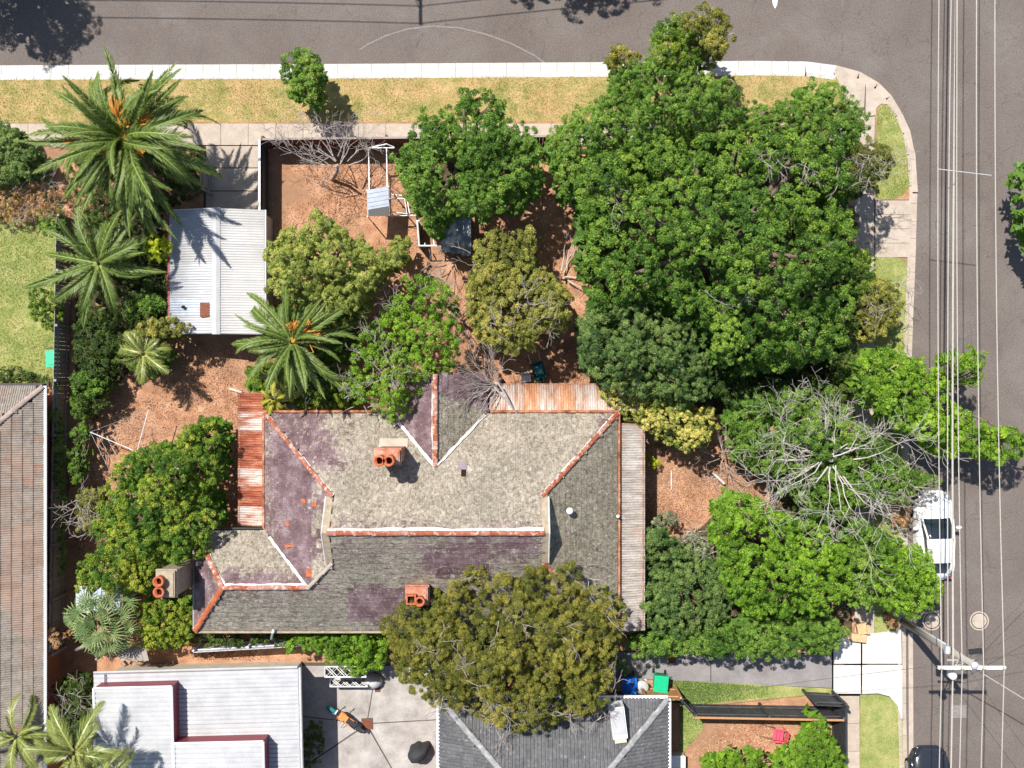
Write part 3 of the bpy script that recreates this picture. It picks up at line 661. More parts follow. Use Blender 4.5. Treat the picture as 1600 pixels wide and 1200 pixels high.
fS = [(WX0, YS), (XE, YS), (gR, gS), (gR, YM), (gL, YM), (gL, gS), (WX1, WY), (WXR, WY)]
fW = [(XW, YN), (gL, gN), (gL, gS), (WX1, WY), (XW, WN)]
fE = [(XE, YN), (XE, YS), (gR, gS), (gR, gN)]
wslN = (WZ - EV) / (WN - WY); zWN = lambda x, y: EV + wslN * (WN - y)
fWN = [(WXR, WY), (WX1, WY), (XW, WN), (WX0, WN)]
wslW = (WZ - EV) / (WXR - WX0); zWW = lambda x, y: EV + wslW * (x - WX0)
fWW = [(WX0, YS), (WXR, WY), (WX0, WN)]
nsl = (NZ - EV) / (NXR - NX0); zNW = lambda x, y: EV + nsl * (x - NX0); zNE = lambda x, y: EV + nsl * (NX1 - x)
vy = YN - (NZ - EV) / SL
fNW = [(NX0, NYE), (NXR, NYE), (NXR, vy), (NX0, YN)]
fNE = [(NXR, NYE), (NX1, NYE), (NX1, YN), (NXR, vy)]
facets = [('N', fN, lambda x, y: plane_z('N', x, y), (0, 1)), ('S', fS, lambda x, y: plane_z('S', x, y), (0, -1)), ('W', fW, lambda x, y: plane_z('W', x, y), (-1, 0)),
          ('E', fE, lambda x, y: plane_z('E', x, y), (1, 0)), ('WN', fWN, zWN, (0, 1)), ('WW', fWW, zWW, (-1, 0)), ('NW', fNW, zNW, (-1, 0)), ('NE', fNE, zNE, (1, 0))]
for k, poly, zf, dn in facets: sheetm.add([(x, y, zf(x, y) - .03) for x, y in poly], [tuple(range(len(poly)))])
part('roof_boards', sheetm, joint_m, house)
def cov(k):
    def bl(px, py, x0, y0, x1, y1, a, out): 
        return a if x0 <= px + 6 * math.sin(py * .21) + 4 * math.sin(py * .6) <= x1 and y0 <= py + 4 * math.sin(px * .17) + 3 * math.sin(px * .45) <= y1 else out
    def f(px, py):
        if k == 'N':
            c = .62
            if py > 808: c = .36
            if px < 560 and py < 735: c = .12 if px < 505 + (py - 650) * .35 else .36
            if px > 900 and py < 700 and px > 935 - (py - 650) * .4: c = .25
            return c
        if k == 'W':
            c = -.12
            if px < 434: c = .22
            if 492 < px < 502 and py > 735: c = .75
            if px > 502: c = .05
            if px > 486 and py > 872: c = .7
            return c
        if k == 'S':
            c = .47 if px < 640 else .5
            if py < 872: c = .38
            if px < 520 and py < 940: c = .36
            if py > 945: c = .6
            c = bl(px, py, 665, 868, 760, 896, -.3, c); c = bl(px, py, 700, 846, 845, 872, .1, c)
            c = bl(px, py, 548, 917, 636, 968, -.3, c); c = bl(px, py, 525, 902, 640, 917, .8, c)
            c = bl(px, py, 760, 838, 850, 870, .15, c)
            return c
        if k == 'E': return .55 if py < 880 else .75
        if k == 'WN': return .55 if py < 893 else .12
        if k == 'WW': return .1
        if k == 'NW': return -.05 if px > 640 else .05
        if k == 'NE': return .62 if py > 618 + (px - 700) * .35 else -.1  # purple upper patch: the dead tree's cast shade put into the coverage
        return .5
    return f
for k, poly, zf, dn in facets:
    if k == 'N':
        tiled(house, poly, lambda x, y, zf=zf: zf(x, y), dn, cov(k), mat=old_m, lip=.022)
    else: tiled(house, poly, zf, dn, cov(k), mat=old_dark_m if k in ('E', 'NE') else old_s_m if k == 'S' else old_m)
for xg, s in ((gL, -1), (gR, 1)):
    part('gablet', MB().add([(xg, gN, plane_z('N', xg, gN) - .05), (xg, gS, plane_z('S', xg, gS) - .05), (xg, YM, ZR - .02), (xg - s * .08, gN, plane_z('N', xg, gN) - .05), (xg - s * .08, gS, plane_z('S', xg, gS) - .05), (xg - s * .08, YM, ZR - .02)],
         [(0, 1, 2), (5, 4, 3), (0, 3, 4, 1), (1, 4, 5, 2), (2, 5, 3, 0)]), timber_red, house)
    ov = MB()
    for yy in (gN, gS):
        z_ = plane_z('N' if yy == gN else 'S', xg, yy); q_ = [(xg - s * .02, yy, z_ + .03), (xg + s * .27, yy, z_ + .03), (xg + s * .27, YM, ZR + .03), (xg - s * .02, YM, ZR + .03)]
        ov.add(q_ + [(a, b, c - .05) for a, b, c in q_], [(0, 1, 2, 3), (7, 6, 5, 4), (0, 4, 5, 1), (1, 5, 6, 2), (2, 6, 7, 3)])
    part('gable_overhang', ov, rend_m, house)
    bb = MB()
    for yy in (gN, gS): bb.tube([(xg + s * .27, yy, plane_z('N' if yy == gN else 'S', xg, yy) + .03), (xg + s * .27, YM, ZR + .04)], .03, 4)
    part('barge_board', bb, pale_trim_m, house)
zc = .04
R3 = lambda x, y, z: (x, y, z + zc)
ridge_line(house, R3(gL - .05, YM, ZR), R3(gR + .05, YM, ZR), r=.095, side_strip=(0, .19, -.09))
ridge_line(house, R3(XW, YN, EV), R3(gL, gN, plane_z('N', gL, gN)), r=.085, side_strip=(.08, .08, -.02))
ridge_line(house, R3(XE, YN, EV), R3(gR, gN, plane_z('N', gR, gN)), r=.085, side_strip=(-.08, .08, -.02))
ridge_line(house, R3(XE, YS, EV), R3(gR, gS, plane_z('S', gR, gS)))
ridge_line(house, R3(WX1, WY, WZ + .1), R3(gL, gS, plane_z('S', gL, gS)), mat=conc_b, r=.07)
ridge_line(house, R3(WXR, WY, WZ), R3(WX1, WY, WZ), r=.09, side_strip=(0, .15, -.07))
ridge_line(house, R3(WX0, YS, EV), R3(WXR, WY, WZ), mat=terra_m, side_strip=(-.1, .06, -.03))
ridge_line(house, R3(WX0, WN, EV), R3(WXR, WY, WZ), side_strip=(.12, .1, -.03))
ridge_line(house, R3(NXR, NYE, NZ), R3(NXR, vy, NZ), r=.1, side_strip=(-.14, 0, -.07))
val_m = pale_trim_m
for a, b in (((XW + .25, WN - .25, EV + .18), (WX1, WY, WZ + .02)), ((NX0 + .5, YN - .35, EV + .33), (NXR, vy, NZ + .02)), ((NX1 - .1, YN - .05, EV + .06), (NXR + .1, vy + .05, NZ))):
    a = Vector(a); b = Vector(b); d = (b - a).normalized(); s = d.cross(Vector((0, 0, 1))).normalized(); mb = MB(); vs = []
    for i in range(17):
        p = a.lerp(b, i / 16); w1 = random.uniform(.04, .09); w2 = random.uniform(.03, .07); vs += [p + s * w1 + Vector((0, 0, .10)), p + Vector((0, 0, .085)), p - s * w2 + Vector((0, 0, .10))]
    mb.add(vs, [f for i in range(16) for f in ((3 * i, 3 * i + 3, 3 * i + 4, 3 * i + 1), (3 * i + 1, 3 * i + 4, 3 * i + 5, 3 * i + 2))]); part('valley_mortar', mb, val_m, house)
# gutters
def gutter(parent, pts, mat=gutter_rust, r=.065, name='gutter'):
    part(name, MB().tube(pts, r, 6), mat, parent)
zg = EV - .04
gutter(house, [(XW - .06, YN + .08, zg), (NX0 - .1, YN + .08, zg)]); gutter(house, [(NX1 + .1, YN + .08, zg), (XE + .08, YN + .08, zg)])
gutter(house, [(XE + .07, YN + .05, zg), (XE + .07, YS - .07, zg)]); gutter(house, [(XE, YS - .08, zg), (WX0, YS - .08, zg)], mat=rend_m)
gutter(house, [(XW - .07, YN, zg), (XW - .07, WN + .08, zg)]); gutter(house, [(WX0 - .07, WN, zg), (WX0 - .07, YS, zg)], mat=timber_grey)
gutter(house, [(WX0, WN + .08, zg), (XW - .1, WN + .08, zg)], mat=black_m)
# odd new terracotta tiles
for px, py in ((509, 795), (509, 821), (492, 788), (449, 818), (475, 783)):
    if px < 600:
        p = P(px, py, 0); zt = 4.6
        for _ in range(6): p = P(px, py, zt); zt = plane_z('W', p.x, p.y)
        if px == 522: continue
        obj('replacement_tile', MB().box((0, 0, 0), (.24, .18, .05)).mesh('replacement_tile', terra_m), house, Matrix.Translation((p.x, p.y, zt + .04)) @ Matrix.Rotation(-math.atan(SL), 4, 'Y'))
for px, py in ((487, 892), (455, 854)):
    p = P(px, py, 4.4); zt = plane_z('W', p.x, p.y)
    part('rusty_flashing', MB().box((p.x, p.y, zt + .06), (.3 if px > 470 else .65, .32 if px > 470 else .12, .03)), terra_m, house)
# slipped tiles leave a gap
p = P(722, 738, 4.75); zt = plane_z('N', p.x, p.y)
part('slipped_tile_gap', MB().add([(p.x - .03, p.y + .12, zt - .02), (p.x + .17, p.y + .12, zt - .02), (p.x + .17, p.y - .14, zt + .16), (p.x - .03, p.y - .14, zt + .16)], [(0, 3, 2, 1)]), terra_dark, house)
part('bare_tile', MB().add([(p.x - .16, p.y + .42, plane_z('N', 0, p.y + .42) + .06), (p.x + .2, p.y + .42, plane_z('N', 0, p.y + .42) + .06), (p.x + .2, p.y + .13, plane_z('N', 0, p.y + .13) + .06), (p.x - .16, p.y + .13, plane_z('N', 0, p.y + .13) + .06)], [(0, 3, 2, 1)]), M2('bare_slate', [(.3, (.2, .165, .19)), (.7, (.29, .25, .28))], 5, .8, .3), house)
# chimneys
def chimney(cx, cy, z0, z1, wx, wy, mat, pots, label, potkind='round', cap=True):
    c = part('chimney', MB().box((cx, cy, (z0 + z1 - .3) / 2), (wx, wy, z1 - z0 - .3)), mat, house, label=label)
    part('corbel', MB().box((cx, cy, z1 - .22), (wx + .12, wy + .12, .16)).box((cx, cy, z1 - .07), (wx + .02, wy + .02, .14)), mat, c)
    if cap: part('cement_cap', MB().box((cx, cy, z1 + .015), (wx - .08, wy - .08, .05)), stack_m if mat is not rend_m else rend_m, c)
    for (x, y, r, h, sq) in pots:
        if sq:
            part('chimney_pot', MB().box((x - r, y, z1 + h / 2), (.06, 2 * r + .06, h)).box((x + r, y, z1 + h / 2), (.06, 2 * r + .06, h)).box((x, y - r, z1 + h / 2), (2 * r - .06, .06, h)).box((x, y + r, z1 + h / 2), (2 * r - .06, .06, h)), terra_m, c)
            part('flue_hole', MB().box((x, y, z1 + .05), (2 * r - .08, 2 * r - .08, .03)), terra_dark, c)
        else:
            part('chimney_pot', MB().lathe((x, y, z1), [(r * 1.1, 0), (r * .95, h * .3), (r * .92, h * .8), (r * 1.15, h * .86), (r * 1.15, h), (r * .72, h), (r * .72, h * .3)], 18), terra_m, c, True)
            part('flue_hole', MB().lathe((x, y, z1 + h * .32), [(r * .71, 0), (r * .71, .02)], 14), terra_dark, c)
    return c
chimney(-4.98, -2.90, 4.0, 6.65, .98, .56, stack_m, [(-5.22, -3.02, .20, .66, 0), (-4.84, -3.02, .20, .66, 0)], 'brick chimney with two round terracotta pots on the front slope')
part('chimney_flashing', MB().add([(-5.6, -2.3, 3.93), (-4.4, -2.3, 3.93), (-4.4, -2.68, 4.22), (-5.6, -2.68, 4.22)], [(0, 3, 2, 1)]), conc_b, house)
chimney(-3.87, -8.62, 4.2, 5.75, .86, .72, stack_m, [(-4.08, -8.72, .17, .3, 1), (-3.72, -8.78, .18, .42, 0)], 'orange brick chimney with one round and one square pot')
chimney(-14.12, -8.15, 0, 5.7, .75, 1.05, rend_m, [(-14.28, -7.98, .2, .42, 0), (-14.28, -8.42, .2, .36, 0)], 'tall grey rendered chimney with two orange pots')
# vents
p = P(890, 798, 5.0); zt = plane_z('E', p.x, p.y)
v = part('roof_vent', MB().lathe((p.x, p.y, zt - .1), [(.06, 0), (.06, .42)], 10), pipe_m, house)
part('vent_cowl', MB().lathe((p.x, p.y, zt + .30), [(.05, 0), (.13, .04), (.15, .11), (.11, .19), (.03, .22)], 14), white_paint, v, True)
p = P(965, 806, 3.2); v2 = part('vent_pipe', MB().tube([(p.x, p.y, 2.9), (p.x, p.y, 3.35)], .045, 8).lathe((p.x, p.y, 3.35), [(.07, 0), (.07, .06), (.02, .1)], 10), white_paint, house)
t = P(430, 985, 3.0); part('vent_pipe', MB().tube([(t.x, t.y + .1, 3.3), (t.x - .02, t.y, 3.35), (t.x - .35, t.y - .55, 2.2)], .05, 8), pipe_m, house)
# verandahs
rust_heavy = M2('rusted_sheet', [(.3, (.13, .03, .018)), (.5, (.30, .085, .045)), (.62, (.40, .17, .10)), (.75, (.55, .42, .36))], 2.6, .85, .25, .2, 8, stretch=(.35, 2.5, 1), fine=(12, .25))
rust_light = M2('streaky_sheet', [(.40, (.30, .08, .04)), (.48, (.44, .28, .22)), (.6, (.53, .49, .46)), (.75, (.64, .61, .59))], 2.4, .75, .3, .15, 8, stretch=(.35, 2.2, 1), fine=(12, .18), objrand=(.15, [(0, (.55, .3, .2)), (1, (.7, .68, .66))]))
rust_nl = M2('pale_sheet_rust_tint', [(.36, (.33, .16, .085)), (.46, (.42, .32, .26)), (.6, (.49, .45, .42)), (.75, (.6, .58, .56))], 1.6, .75, .3, .15, 8, stretch=(2.6, .4, 1), fine=(12, .15), big=(.45, .35, (.45, .24, .13), .5, .62))
rust_no = M2('orange_tinted_sheet', [(.3, (.36, .15, .07)), (.5, (.48, .25, .14)), (.7, (.58, .42, .33))], 1.8, .8, .3, .15, 8, stretch=(2.4, .4, 1), fine=(12, .2))
grey_sheet = M2('aged_grey_sheet', [(.32, (.19, .155, .13)), (.5, (.29, .26, .235)), (.7, (.42, .39, .36))], 2.2, .8, .3, .2, 8, stretch=(.4, 2.6, 1), fine=(12, .2), big=(.8, .4, (.42, .2, .1), .6, .7))
def verandah(name_label, o, xd, down, total, ln, mats, posts, fascia, pitch=.11):
    v = thing('verandah', name_label, 'verandah', (o[0], o[1], 0))
    sheet_roof(v, o, xd, down, total, .77, ln, pitch, .027, mats)
    part('fascia', MB().box(*fascia), gutter_rust, v)
    for q in posts: part('post', MB().box((q[0], q[1], 1.2), (.1, .1, 2.4)), timber_red, v)
    x = Vector(xd).normalized(); dn = Vector(down).normalized(); O = Vector(o)
    part('end_flashing', MB().tube([O + Vector((0, 0, .03)), O + dn * ln + Vector((0, 0, .03))], .025, 4), gutter_rust, v)
    return v
verandah('front verandah roof of pale upright iron sheets with two orange ones', (-1.0, YN + .12, 2.96), (1, 0, 0), (0, 1.15, -.33), 6.62, 1.2, [rust_nl, rust_nl, rust_no, rust_nl, rust_no, rust_nl, rust_nl, rust_nl, rust_nl],
         [(-.9, -.05), (1.4, -.05), (3.6, -.05), (5.4, -.05)], ((2.3, -.0, 2.58), (6.6, .05, .14)))
S.objects['verandah'].children[0]
ve = verandah('long side verandah roof of grey corrugated iron down the right side of the house', (XE + .2, YN - .45, 2.92), (0, -1, 0), (1.02, 0, -.3), 9.0, 1.08, [grey_sheet], [(5.55, -2.0), (5.55, -5), (5.55, -8), (5.55, -10.4)], ((5.70, -6.2, 2.60), (.05, 9.0, .13)))
verandah('rusty red side verandah roof on the left of the house', (XW - .1, WN + .17, 2.94), (0, 1, 0), (-1.18, 0, -.3), 5.75, 1.22, [rust_light, rust_heavy, rust_light, rust_heavy, rust_heavy, rust_light, rust_heavy, rust_light],
         [(-11.8, -6.0), (-11.8, -3), (-11.8, -.5)], ((-11.87, -3.3, 2.60), (.05, 5.7, .13)))

# ================================================================== SHED AND SMALL STRUCTURES
sh = thing('corrugated_shed', 'white corrugated iron shed beside the driveway and the date palm', 'shed', tuple(P(338, 425, 0)))
E_, Rz_ = 2.2, 2.75; sx0, sx1, sxr, sy1, sy0 = -15.04, -10.88, -12.84, 7.65, 2.19
part('wall', MB().box(((sx0 + sx1) / 2, (sy0 + sy1) / 2, 1.08), (sx1 - sx0 - .2, sy1 - sy0 - .2, 2.16)), metal_slope_shade, sh)
patchy = M2('patched_sheet', [(.3, (.32, .36, .42)), (.7, (.55, .59, .63))], 2, .55, .5, .05, 6, fine=(12, .1))
sheet_roof(sh, (sxr, sy0, Rz_), (0, 1, 0), (sx0 - sxr, 0, E_ - Rz_), sy1 - sy0, .78, 2.28, .11, .026, [metal_white, patchy, metal_white, metal_white, metal_slope_shade, metal_white, metal_white])
sheet_roof(sh, (sxr, sy1, Rz_), (0, -1, 0), (sx1 - sxr, 0, E_ - Rz_), sy1 - sy0, .78, 2.04, .11, .026, [metal_slope_shade])  # greyer sheets than the left slope: slope shading put into the metal colour
part('ridge_cap', MB().add([(sxr - .19, sy0 - .03, Rz_ - .01), (sxr, sy0 - .03, Rz_ + .05), (sxr + .16, sy0 - .03, Rz_ - .01), (sxr - .19, sy1 + .03, Rz_ - .01), (sxr, sy1 + .03, Rz_ + .05), (sxr + .16, sy1 + .03, Rz_ - .01)], [(0, 1, 4, 3), (1, 2, 5, 4)]), metal_white, sh)
p = P(320, 484, 2.7); part('rust_patch', MB().box((p.x, p.y, 2.69), (.42, .62, .02)), rust_plate, sh)
p = P(287, 480, 2.5); part('roof_hole', MB().lathe((p.x, p.y, 2.55), [(.1, 0), (.07, .03)], 7, 1, .8), terra_dark, sh)
part('gutter', MB().tube([(sx1 + .05, sy0, E_ - .02), (sx1 + .05, sy1, E_ - .02)], .05, 6), metal_white, sh)
part('gutter', MB().tube([(sx0 - .05, sy0, E_ - .02), (sx0 - .05, sy1, E_ - .02)], .05, 6), burg_m, sh)

g = thing('garden_lean_to', 'small blue-grey ribbed metal roof at the end of the white pipe frame', 'shelter', tuple(P(590, 318, 0)))
a0 = P(573, 297, 2.1); a1 = P(607, 291, 2.1); dn = P(574, 338, 1.9) - a0
n_ = 6; xd = (a1 - a0)
for i in range(n_):
    o_ = a0 + dn * (i / n_) ; mb = MB()
    q0 = a0 + dn * (i / n_); q1 = a1 + dn * (i / n_); q2 = a1 + dn * ((i + .93) / n_); q3 = a0 + dn * ((i + .93) / n_); up = Vector((0, 0, .03))
    mb.add([q0, q1, q2, q3, q0 - up, q1 - up, q2 - up, q3 - up], [(3, 2, 1, 0), (4, 5, 6, 7), (0, 1, 5, 4), (1, 2, 6, 5), (2, 3, 7, 6), (3, 0, 4, 7)]); part('roof_panel', mb, metal_blue, g)
part('rafter', MB().box(tuple((a0 + dn * .5 + Vector((.5, 0, -.07)))), (.9, 1.1, .04)), black_m, g)
for q in (a0, a1, a0 + dn, a1 + dn): part('post', MB().tube([(q.x, q.y, 0), (q.x, q.y, q.z - .04)], .03, 6), pipe_m, g)
pf = thing('pipe_frame', 'tall open frame of white pipes above the orange soil', 'pipe frame', tuple(P(590, 262, 0)))
def pipes(par, segs, r=.028, mat=None, name='pipe'):
    for s in segs: part(name, MB().tube([P(*q) for q in s], r, 6), mat or pipe_m, par)
pipes(pf, [[(576, 231, 2.1), (577, 297, 2.1)], [(604, 231, 2.1), (605, 292, 2.1)], [(576, 231, 2.1), (604, 225, 2.2), (616, 230, 2.1)], [(576, 231, 2.1), (616, 231, 2.1)], [(576, 231, 2.1), (584, 244, 0)], [(604, 231, 2.1), (612, 244, 0)]])
pf2 = thing('pipe_frame', 'low white pipe frame between the ribbed roof and the patchy chook shed', 'pipe frame', tuple(P(625, 322, 0)))
pipes(pf2, [[(608, 311, 1.2), (632, 310, 1.2), (636, 334, 1.2), (612, 331, 1.2), (608, 311, 1.2)], [(613, 304, 1.0), (635, 306, 1.0), (640, 334, 1.0)], [(632, 310, 1.2), (632, 314, 0)], [(636, 334, 1.2), (637, 338, 0)], [(612, 331, 1.2), (613, 335, 0)], [(605, 338, .9), (650, 336, .9)]])
ck = thing('chook_shed', 'small ramshackle shed with patchy blue-grey iron roof and open wire run', 'shed', tuple(P(695, 365, 0)))
patch_roof = M2('flaking_blue_iron', [(.35, (.17, .20, .25)), (.52, (.26, .30, .36)), (.6, (.68, .68, .68)), (.75, (.78, .77, .75))], 2.6, .65, .4, .1, 8, fine=(12, .15))
a0 = P(689, 332, 1.75); a1 = P(735, 327, 1.75)
for i in range(3):
    q = P(689 + i * 15.5, 331 - i * 1, 1.8); e = P(692 + i * 15.5, 394 + (4 if i == 2 else 0) + (2 if i else 0), 1.55)
    obj('roof_sheet', corr_mesh(.45, (e - q).length, .11, .012, patch_roof), ck, frame(q + Vector((0, 0, .01 * i)), (1, 0, 0), (e - q)))
c = P(713, 364, 0); part('wall', MB().box((c.x, c.y, .72), (1.15, 1.6, 1.44)), timber_grey, ck)
for s in ([(652, 345, 1.3), (655, 384, 1.3)], [(655, 384, 1.3), (692, 384, 1.3)], [(664, 384, 1.3), (664, 380, .9)], [(678, 384, 1.3), (679, 352, 1.3)], [(650, 345, 1.3), (692, 345, 1.3)]):
    pts = [P(*q) for q in s]; part('rail', MB().tube(pts, .035, 4), white_paint, ck)
for q in ((652, 345), (655, 384), (690, 384)):
    b_ = P(*q, 1.3); part('post', MB().box((b_.x, b_.y, .65), (.07, .07, 1.3)), timber_grey, ck)
part('side_panel', MB().box(((P(652, 345, 1.3) + P(655, 384, 1.3)) / 2 - Vector((0, 0, .7))).to_tuple() and tuple((P(652, 345, 1.3) + P(655, 384, 1.3)) / 2 - Vector((0, 0, .7))), (.04, 1.1, 1.2)), fence_dark, ck)

# rotary clothes line
hub = P(214, 706, 1.9); cl = thing('rotary_clothes_line', 'rotary washing line half hidden under the mango tree', 'clothes line', (hub.x, hub.y, 0))
part('mast', MB().tube([(hub.x, hub.y, 0), (hub.x, hub.y, 1.95)], .03, 8), pipe_m, cl)
tips = [P(141, 675, 1.95), P(232, 640, 1.95), P(285, 735, 1.95), P(190, 775, 1.95)]
for q in tips:
    part('arm', MB().tube([hub, q], .022, 6), pipe_m, cl)
for k in (1.0, .82, .62):
    for i in range(4):
        a_ = hub.lerp(tips[i], k); b_ = hub.lerp(tips[(i + 1) % 4], k); m_ = (a_ + b_) / 2 - Vector((0, 0, .05)); part('line', MB().tube([a_, m_, b_], .007, 3), pipe_m, cl)

# ------------------------------------------------------------------ fences
def fence(label, a, b, h, mat, board=.15, name='paling_fence', gap=.012, t=.025, rail=None, post=True, cat='fence', boardname='paling', vary=.03, capm=None):
    a = P(a[0], a[1], 0); b = P(b[0], b[1], 0); d = b - a; L_ = d.length; d.normalize(); rz = math.atan2(d.y, d.x); f = thing(name, label, cat, a)
    n = max(1, int(L_ / board)); me = MB().box((0, 0, 0), (board - gap, t, 1)).mesh(boardname, mat)
    for i in range(n):
        hh = h + random.uniform(-vary, vary); c = a + d * (board * (i + .5))
        obj(boardname, me, f, Matrix.Translation((c.x, c.y, hh / 2)) @ Matrix.Rotation(rz + random.uniform(-.02, .02), 4, 'Z') @ Matrix.Diagonal((1, 1, hh, 1)))
    s = Vector((-d.y, d.x, 0)) * .05
    for z in (h * .25, h * .82):
        m_ = (a + b) / 2 + s; part('rail', MB().box((m_.x, m_.y, z), (L_, .05, .08), rz), rail or mat, f)
    if post:
        k = max(1, int(L_ / 2.4)); pm = MB().box((0, 0, h / 2 + .02), (.1, .1, h + .04)).mesh('post', rail or mat)
        for i in range(k + 1):
            c = a + d * (L_ * i / k) + s * 1.9; obj('post', pm, f, Matrix.Translation((c.x, c.y, 0)) @ Matrix.Rotation(rz, 4, 'Z'))
    if capm:
        m_ = (a + b) / 2; part('capping', MB().box((m_.x, m_.y, h + .03), (L_, .09, .035), rz), capm, f)
    return f
fence('redbrown paling fence with pale capping between the upper footpath and the back yard', (424, 231), (890, 226), 1.75, timber_red, .15, capm=timber_grey)
fence('grey fence with a pale capping on the right side of the shed driveway', (419, 231), (419, 345), 1.7, fence_dark, .2, capm=white_paint, name='driveway_fence')
fence('short grey fence panel left of the shed driveway by the date palm', (329, 265), (329, 305), 1.7, timber_grey, .2, name='driveway_fence')
fence('shaded timber fence between the left neighbour and the old house garden', (112, 345), (100, 1010), 1.7, timber_grey, .18)
fence('pale metal fence along the bottom of the old house block', (318, 1006), (566, 992), 1.6, fence_pale, .3, name='metal_fence', boardname='fence_panel', vary=0)
fence('tan timber fence behind the green wheelie bin', (1000, 1072), (1053, 1074), 2.0, timber_tan, .17, name='timber_fence')
fence('short charcoal return fence joining the tan fence', (1053, 1075), (1074, 1099), 2.0, fence_dark, .2, name='charcoal_fence', boardname='fence_panel', vary=0)
fence('long charcoal fence between the grass strip and the bare yard', (1074, 1100), (1298, 1104), 2.0, fence_dark, .2, name='charcoal_fence', boardname='fence_panel', vary=.01, capm=timber_tan)
fence('charcoal fence panel standing out beside the white driveway', (1254, 1081), (1300, 1083), 2.1, fence_dark, .2, name='charcoal_fence', boardname='fence_panel', vary=0)
fence('charcoal fence beside the lower footpath', (1300, 1084), (1301, 1400), 2.1, fence_dark, .2, name='charcoal_fence', boardname='fence_panel', vary=0)
# lattice screen
ls = thing('lattice_screen', 'white diamond lattice screens at the top of the courtyard', 'lattice', tuple(P(540, 1060, 0)))
c0 = P(504, 1046, 0.6); 
def lattice(x0, y0, x1, y1, zb, zt):
    mb = MB(); A_ = P(x0, y0, zb); B_ = P(x1, y0, zb); C_ = P(x1, y1, zt); D_ = P(x0, y1, zt)
    def bil(u, v): return A_.lerp(B_, u).lerp(D_.lerp(C_, u), v)
    part('backing', MB().add([A_ + Vector((0, -.03, -.05)), B_ + Vector((0, -.03, -.05)), C_ + Vector((0, -.03, -.05)), D_ + Vector((0, -.03, -.05))], [(0, 1, 2, 3), (3, 2, 1, 0)]), fence_dark, ls)
    nn = 4
    for i in range(-1, nn + 1):
        for s in (0, 1):
            for e in (0, .07):
                u0 = (i + (0 if s == 0 else 1)) / nn + e; u1 = (i + (1 if s == 0 else 0)) / nn + e
                ts = [t_ / 10 for t_ in range(11) if 0 <= u0 + (u1 - u0) * t_ / 10 <= 1]
                if len(ts) < 2: continue
                part('slat', MB().tube([bil(u0 + (u1 - u0) * ts[0], ts[0]), bil(u0 + (u1 - u0) * ts[-1], ts[-1])], .022, 4), white_paint, ls)
    for pr in ((A_, B_), (D_, C_), (A_, D_), (B_, C_)): part('frame', MB().tube(pr, .03, 4), white_paint, ls)
lattice(508, 1042, 572, 1058, .9, 1.9); lattice(516, 1061, 574, 1073, .2, .9)
bs = thing('garden_boulder', 'big pale round pot-like boulder at the right end of the white lattice', 'boulder', tuple(P(584, 1062, 0)))
part('rock', MB().lathe(tuple(P(584, 1062, 0)), [(.36, 0), (.42, .2), (.36, .45), (.18, .6), (.05, .64)], 12, 1.05, .85), kerb_w, bs, True)
for i, (x, y, s, lb) in enumerate(((574, 1131, .47, 'large square rusty drain cover in the middle of the courtyard'), (590, 1077, .2, 'small square rusty drain cover near the lattice'), (1050, 1030, .3, 'small square rusty cover set in the grey driveway'))):
    t = thing('drain_cover', lb, 'drain cover', P(x, y, .022)); part('plate', MB().box((0, 0, .008), (s, s, .02), .05), rust_plate, t, local=True); part('rim', MB().box((0, 0, .003), (s + .06, s + .06, .008), .05), joint_m, t, local=True)

# ------------------------------------------------------------------ neighbours' tiled roofs, tile by tile
def tile_mesh(wd, ln, rolls, amp, mat, name='roof_tile'):
    xs = []
    for i in range(rolls):
        for t, z in ((0, 0), (.3, 0), (.5, amp), (.75, amp)): xs.append(((i + t) * wd / rolls, z))
    xs.append((wd, 0)); m = len(xs)
    vs = [(x, 0, z) for x, z in xs] + [(x, -ln, z + .035) for x, z in xs] + [(x, -ln, z) for x, z in xs]
    return MB().add(vs, [(i, m + i, m + i + 1, i + 1) for i in range(m - 1)] + [(m + i, 2 * m + i, 2 * m + i + 1, m + i + 1) for i in range(m - 1)]).mesh(name, mat)
def lay(parent, me, o, xd, down, nx, ny, wd, ln, keep, rest_mat=None, wob=.006):
    x = Vector(xd).normalized(); d = Vector(down).normalized()
    for j in range(ny):
        for i in range(nx):
            p = Vector(o) + x * wd * i + d * ln * j; c = p + x * wd / 2 + d * ln / 2
            if keep(c): obj('roof_tile', me, parent, frame(p + Vector((0, 0, random.uniform(0, wob))), x, d) @ Matrix.Rotation(random.uniform(-.01, .01), 4, 'Y'))
tileL = M2('aged_concrete_tile', [(.3, (.14, .115, .095)), (.5, (.23, .195, .16)), (.75, (.34, .30, .25))], 5, .9, .2, .4, 7, fine=(20, .25), objrand=(.3, [(0, (.2, .17, .15)), (.7, (.36, .33, .3)), (.93, (.4, .36, .32)), (1, (.4, .14, .08))]), big=(.22, .5, (.36, .19, .12), .5, .62))
lh = thing('tiled_house', 'neighbouring house with aged grey tile roof at the left edge', 'house', (-24.4, -10, 0))
LX, LY, LE = -20.24, -.1, 3.0; LSL = .5
part('wall', MB().box((-25, -12, 1.45), (8.6, 23, 2.9)), brick_m, lh)
part('roof_boards', MB().add([(LX, LY, LE - .03), (LX, -24, LE - .03), (LX - 4.6, -24, LE + 2.27), (LX - 4.6, LY - 4.6, LE + 2.27), (-29.4, LY, LE - .03), (-29.4, -24, LE - .03)], [(0, 3, 2, 1), (0, 4, 3), (2, 3, 4, 5)]), joint_m, lh)
tm = tile_mesh(.295, .45, 3, .035, tileL)
sl_ = math.sqrt(1 + LSL * LSL)
